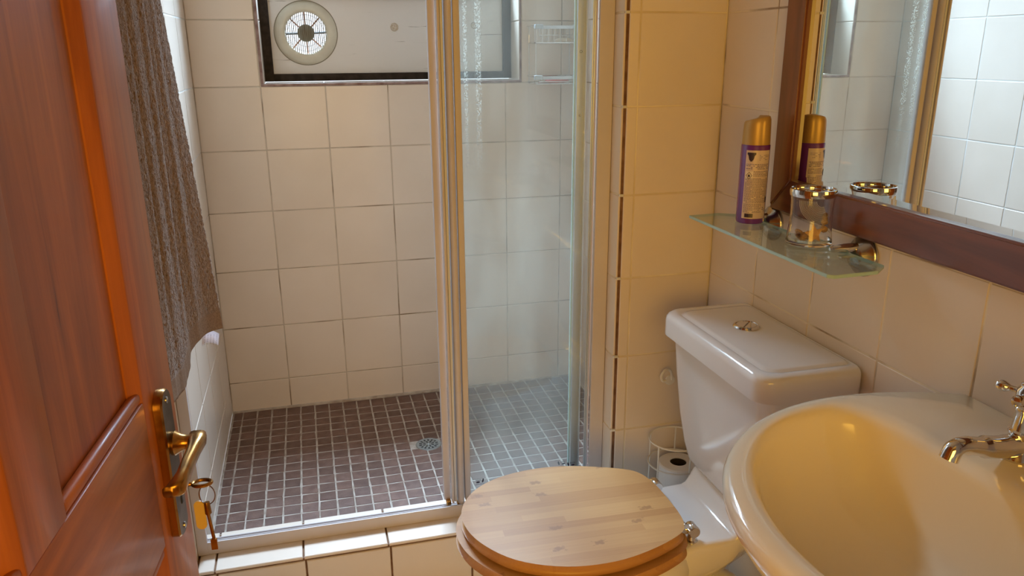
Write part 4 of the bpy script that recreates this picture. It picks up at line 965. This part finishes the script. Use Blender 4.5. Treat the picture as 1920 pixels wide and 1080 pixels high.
bm = bmesh.new(); tube(bm, [dp(PU - .004, KZ - .022, .040), dp(PU - .006, KZ - .036, .041), dp(PU - .007, KZ - .038, .041), dp(PU - .012, KZ - .082, .046)], [.0034, .0040, .0020, .0020], 10)
box(bm, dp(PU - .014, KZ - .082, .041), dp(PU - .010, KZ - .068, .048)); obj('second_key', bm, BRASS, key, True)
# nick and knots of the lock rail are in the grain; brass hinge on the leading corner
for zz in (-1.2, .35):
    obj('hinge', dlathe([(0, 0), (.006, 0), (.006, .09), (0, .09)], UH0 - .004, zz, -.002, (0, 0, 1), 14), BRASS, door, True)

# ================================================================== towel on a rail
rail = thing('towel_rail', 'chrome towel rail fixed on the left wall behind the open door', 'towel rail', (0, -1.5, .24))
bm = bmesh.new(); tube(bm, [(.088, -1.14, .24), (.088, -1.80, .24)], .008, 14); obj('rod', bm, CHROME, rail, True)
for yy in (-1.15, -1.79):
    bm = bmesh.new(); lathe(bm, [(0, 0), (.020, 0), (.020, .006), (.009, .010), (.008, .088)], (0, yy, .24), (1, 0, 0), 20); obj('post', bm, CHROME, rail, True)
tw = thing('towel', 'brown terry towel hanging over the rail behind the door, white care label', 'towel', (.1, -1.45, -.61))
bm = bmesh.new(); nu, nv = 230, 300; rnd = random.Random(5); G = []
def hash2(i, j): return math.sin(i * 127.1 + j * 311.7) * 43758.5453 % 1
def towel_pt(s, k):
    """s 0..1 from far edge to near edge, k 0..1 from top to hem"""
    y = -1.195 - .42 * s
    z = .245 + (-.600 - .245 + .012 * math.sin(s * 9) - .012 * s) * k
    kk = max(0, (.0 - z) / .6); fl = min(1.3, kk)
    x = .099 + (.004 + .040 * fl) * math.exp(-s / .16) - .006 * fl * math.exp(-((s - .30) / .1) ** 2)
    amp = (.0028 + .0012 * min(1, fl + .3)) * min(1, s * 5) * (1 - .75 * max(0, min(1, (k - .72) / .25)))
    x += .9 * amp * math.sin(2 * PI * (s * 5.5 + .10 * math.sin(k * 2.2)) + .4) + .22 * amp * math.sin(2 * PI * s * 15 + 1.2 + k * .8)
    y += .006 * math.sin(k * 4) * (1 - s)
    return Vector((x, y, z))
for i in range(nu + 1):
    G.append([])
    for j in range(nv + 1):
        s, k = i / nu, j / nv; p = towel_pt(s, k)
        if k < .955: p.x += (hash2(i, j) - .5) * .0022; p.z += (hash2(j, i) - .5) * .0012
        G[i].append(bm.verts.new(p))
for i in range(nu):
    for j in range(nv): f = bm.faces.new((G[i][j], G[i][j + 1], G[i + 1][j + 1], G[i + 1][j])); f.material_index = 1 if (.960 < (j + .5) / nv) else 0
tc = obj('terry_cloth', bm, [TOWEL, TOWELB], tw, True, angle=180)
sm = tc.modifiers.new('thickness', 'SOLIDIFY'); sm.thickness = .006; sm.offset = -1
bm = bmesh.new(); nv2 = 60; G = []
for i in range(61):
    G.append([])
    for j in range(41):
        s, k = i / 60, j / 40; p = towel_pt(s, k * .86); p.x = .066 - .010 * (1 - k) ** 4 + .004 * math.sin(9 * s); p.y -= .01
        if j == 0: p = towel_pt(s, 0); p.x = .088
        G[i].append(bm.verts.new(p))
for i in range(60):
    for j in range(40): bm.faces.new((G[i][j], G[i][j + 1], G[i + 1][j + 1], G[i + 1][j]))
bk = obj('back_layer', bm, TOWEL, tw, True, angle=180); sm = bk.modifiers.new('thickness', 'SOLIDIFY'); sm.thickness = .005
bm = bmesh.new(); tube(bm, [towel_pt(0, k / 30) + Vector((.001, .001, 0)) for k in range(31)], .0022, 8); obj('side_hem', bm, TOWELB, tw, True)
p0 = towel_pt(.02, 1.0)
bm = bmesh.new(); L0 = [Vector((.113, -1.222, -.603)), Vector((.121, -1.215, -.600)), Vector((.131, -1.209, -.604)), Vector((.140, -1.205, -.611))]
dn = Vector((-.004, .0, -.0235)); A_ = [bm.verts.new(p + Vector((0, -.004, .004))) for p in L0]; B_ = [bm.verts.new(p + dn + Vector((0, -.004, .004))) for p in L0]
for k in range(3): bm.faces.new((A_[k], A_[k + 1], B_[k + 1], B_[k]))
cl = obj('care_label', bm, LABELW, tw, True); sm = cl.modifiers.new('thickness', 'SOLIDIFY'); sm.thickness = .0004
bm = bmesh.new()
for c_ in range(5):
    a = .1 + c_ * .18; pa = L0[0].lerp(L0[3], a + .05) + Vector((0, -.0047, .0035)); q = .04
    while q < .85:
        w_ = rnd.uniform(.06, .16); tube(bm, [pa + dn * q, pa + dn * min(q + w_, .9)], .0003, 4); q += w_ + .06
obj('label_print', bm, INK, tw)
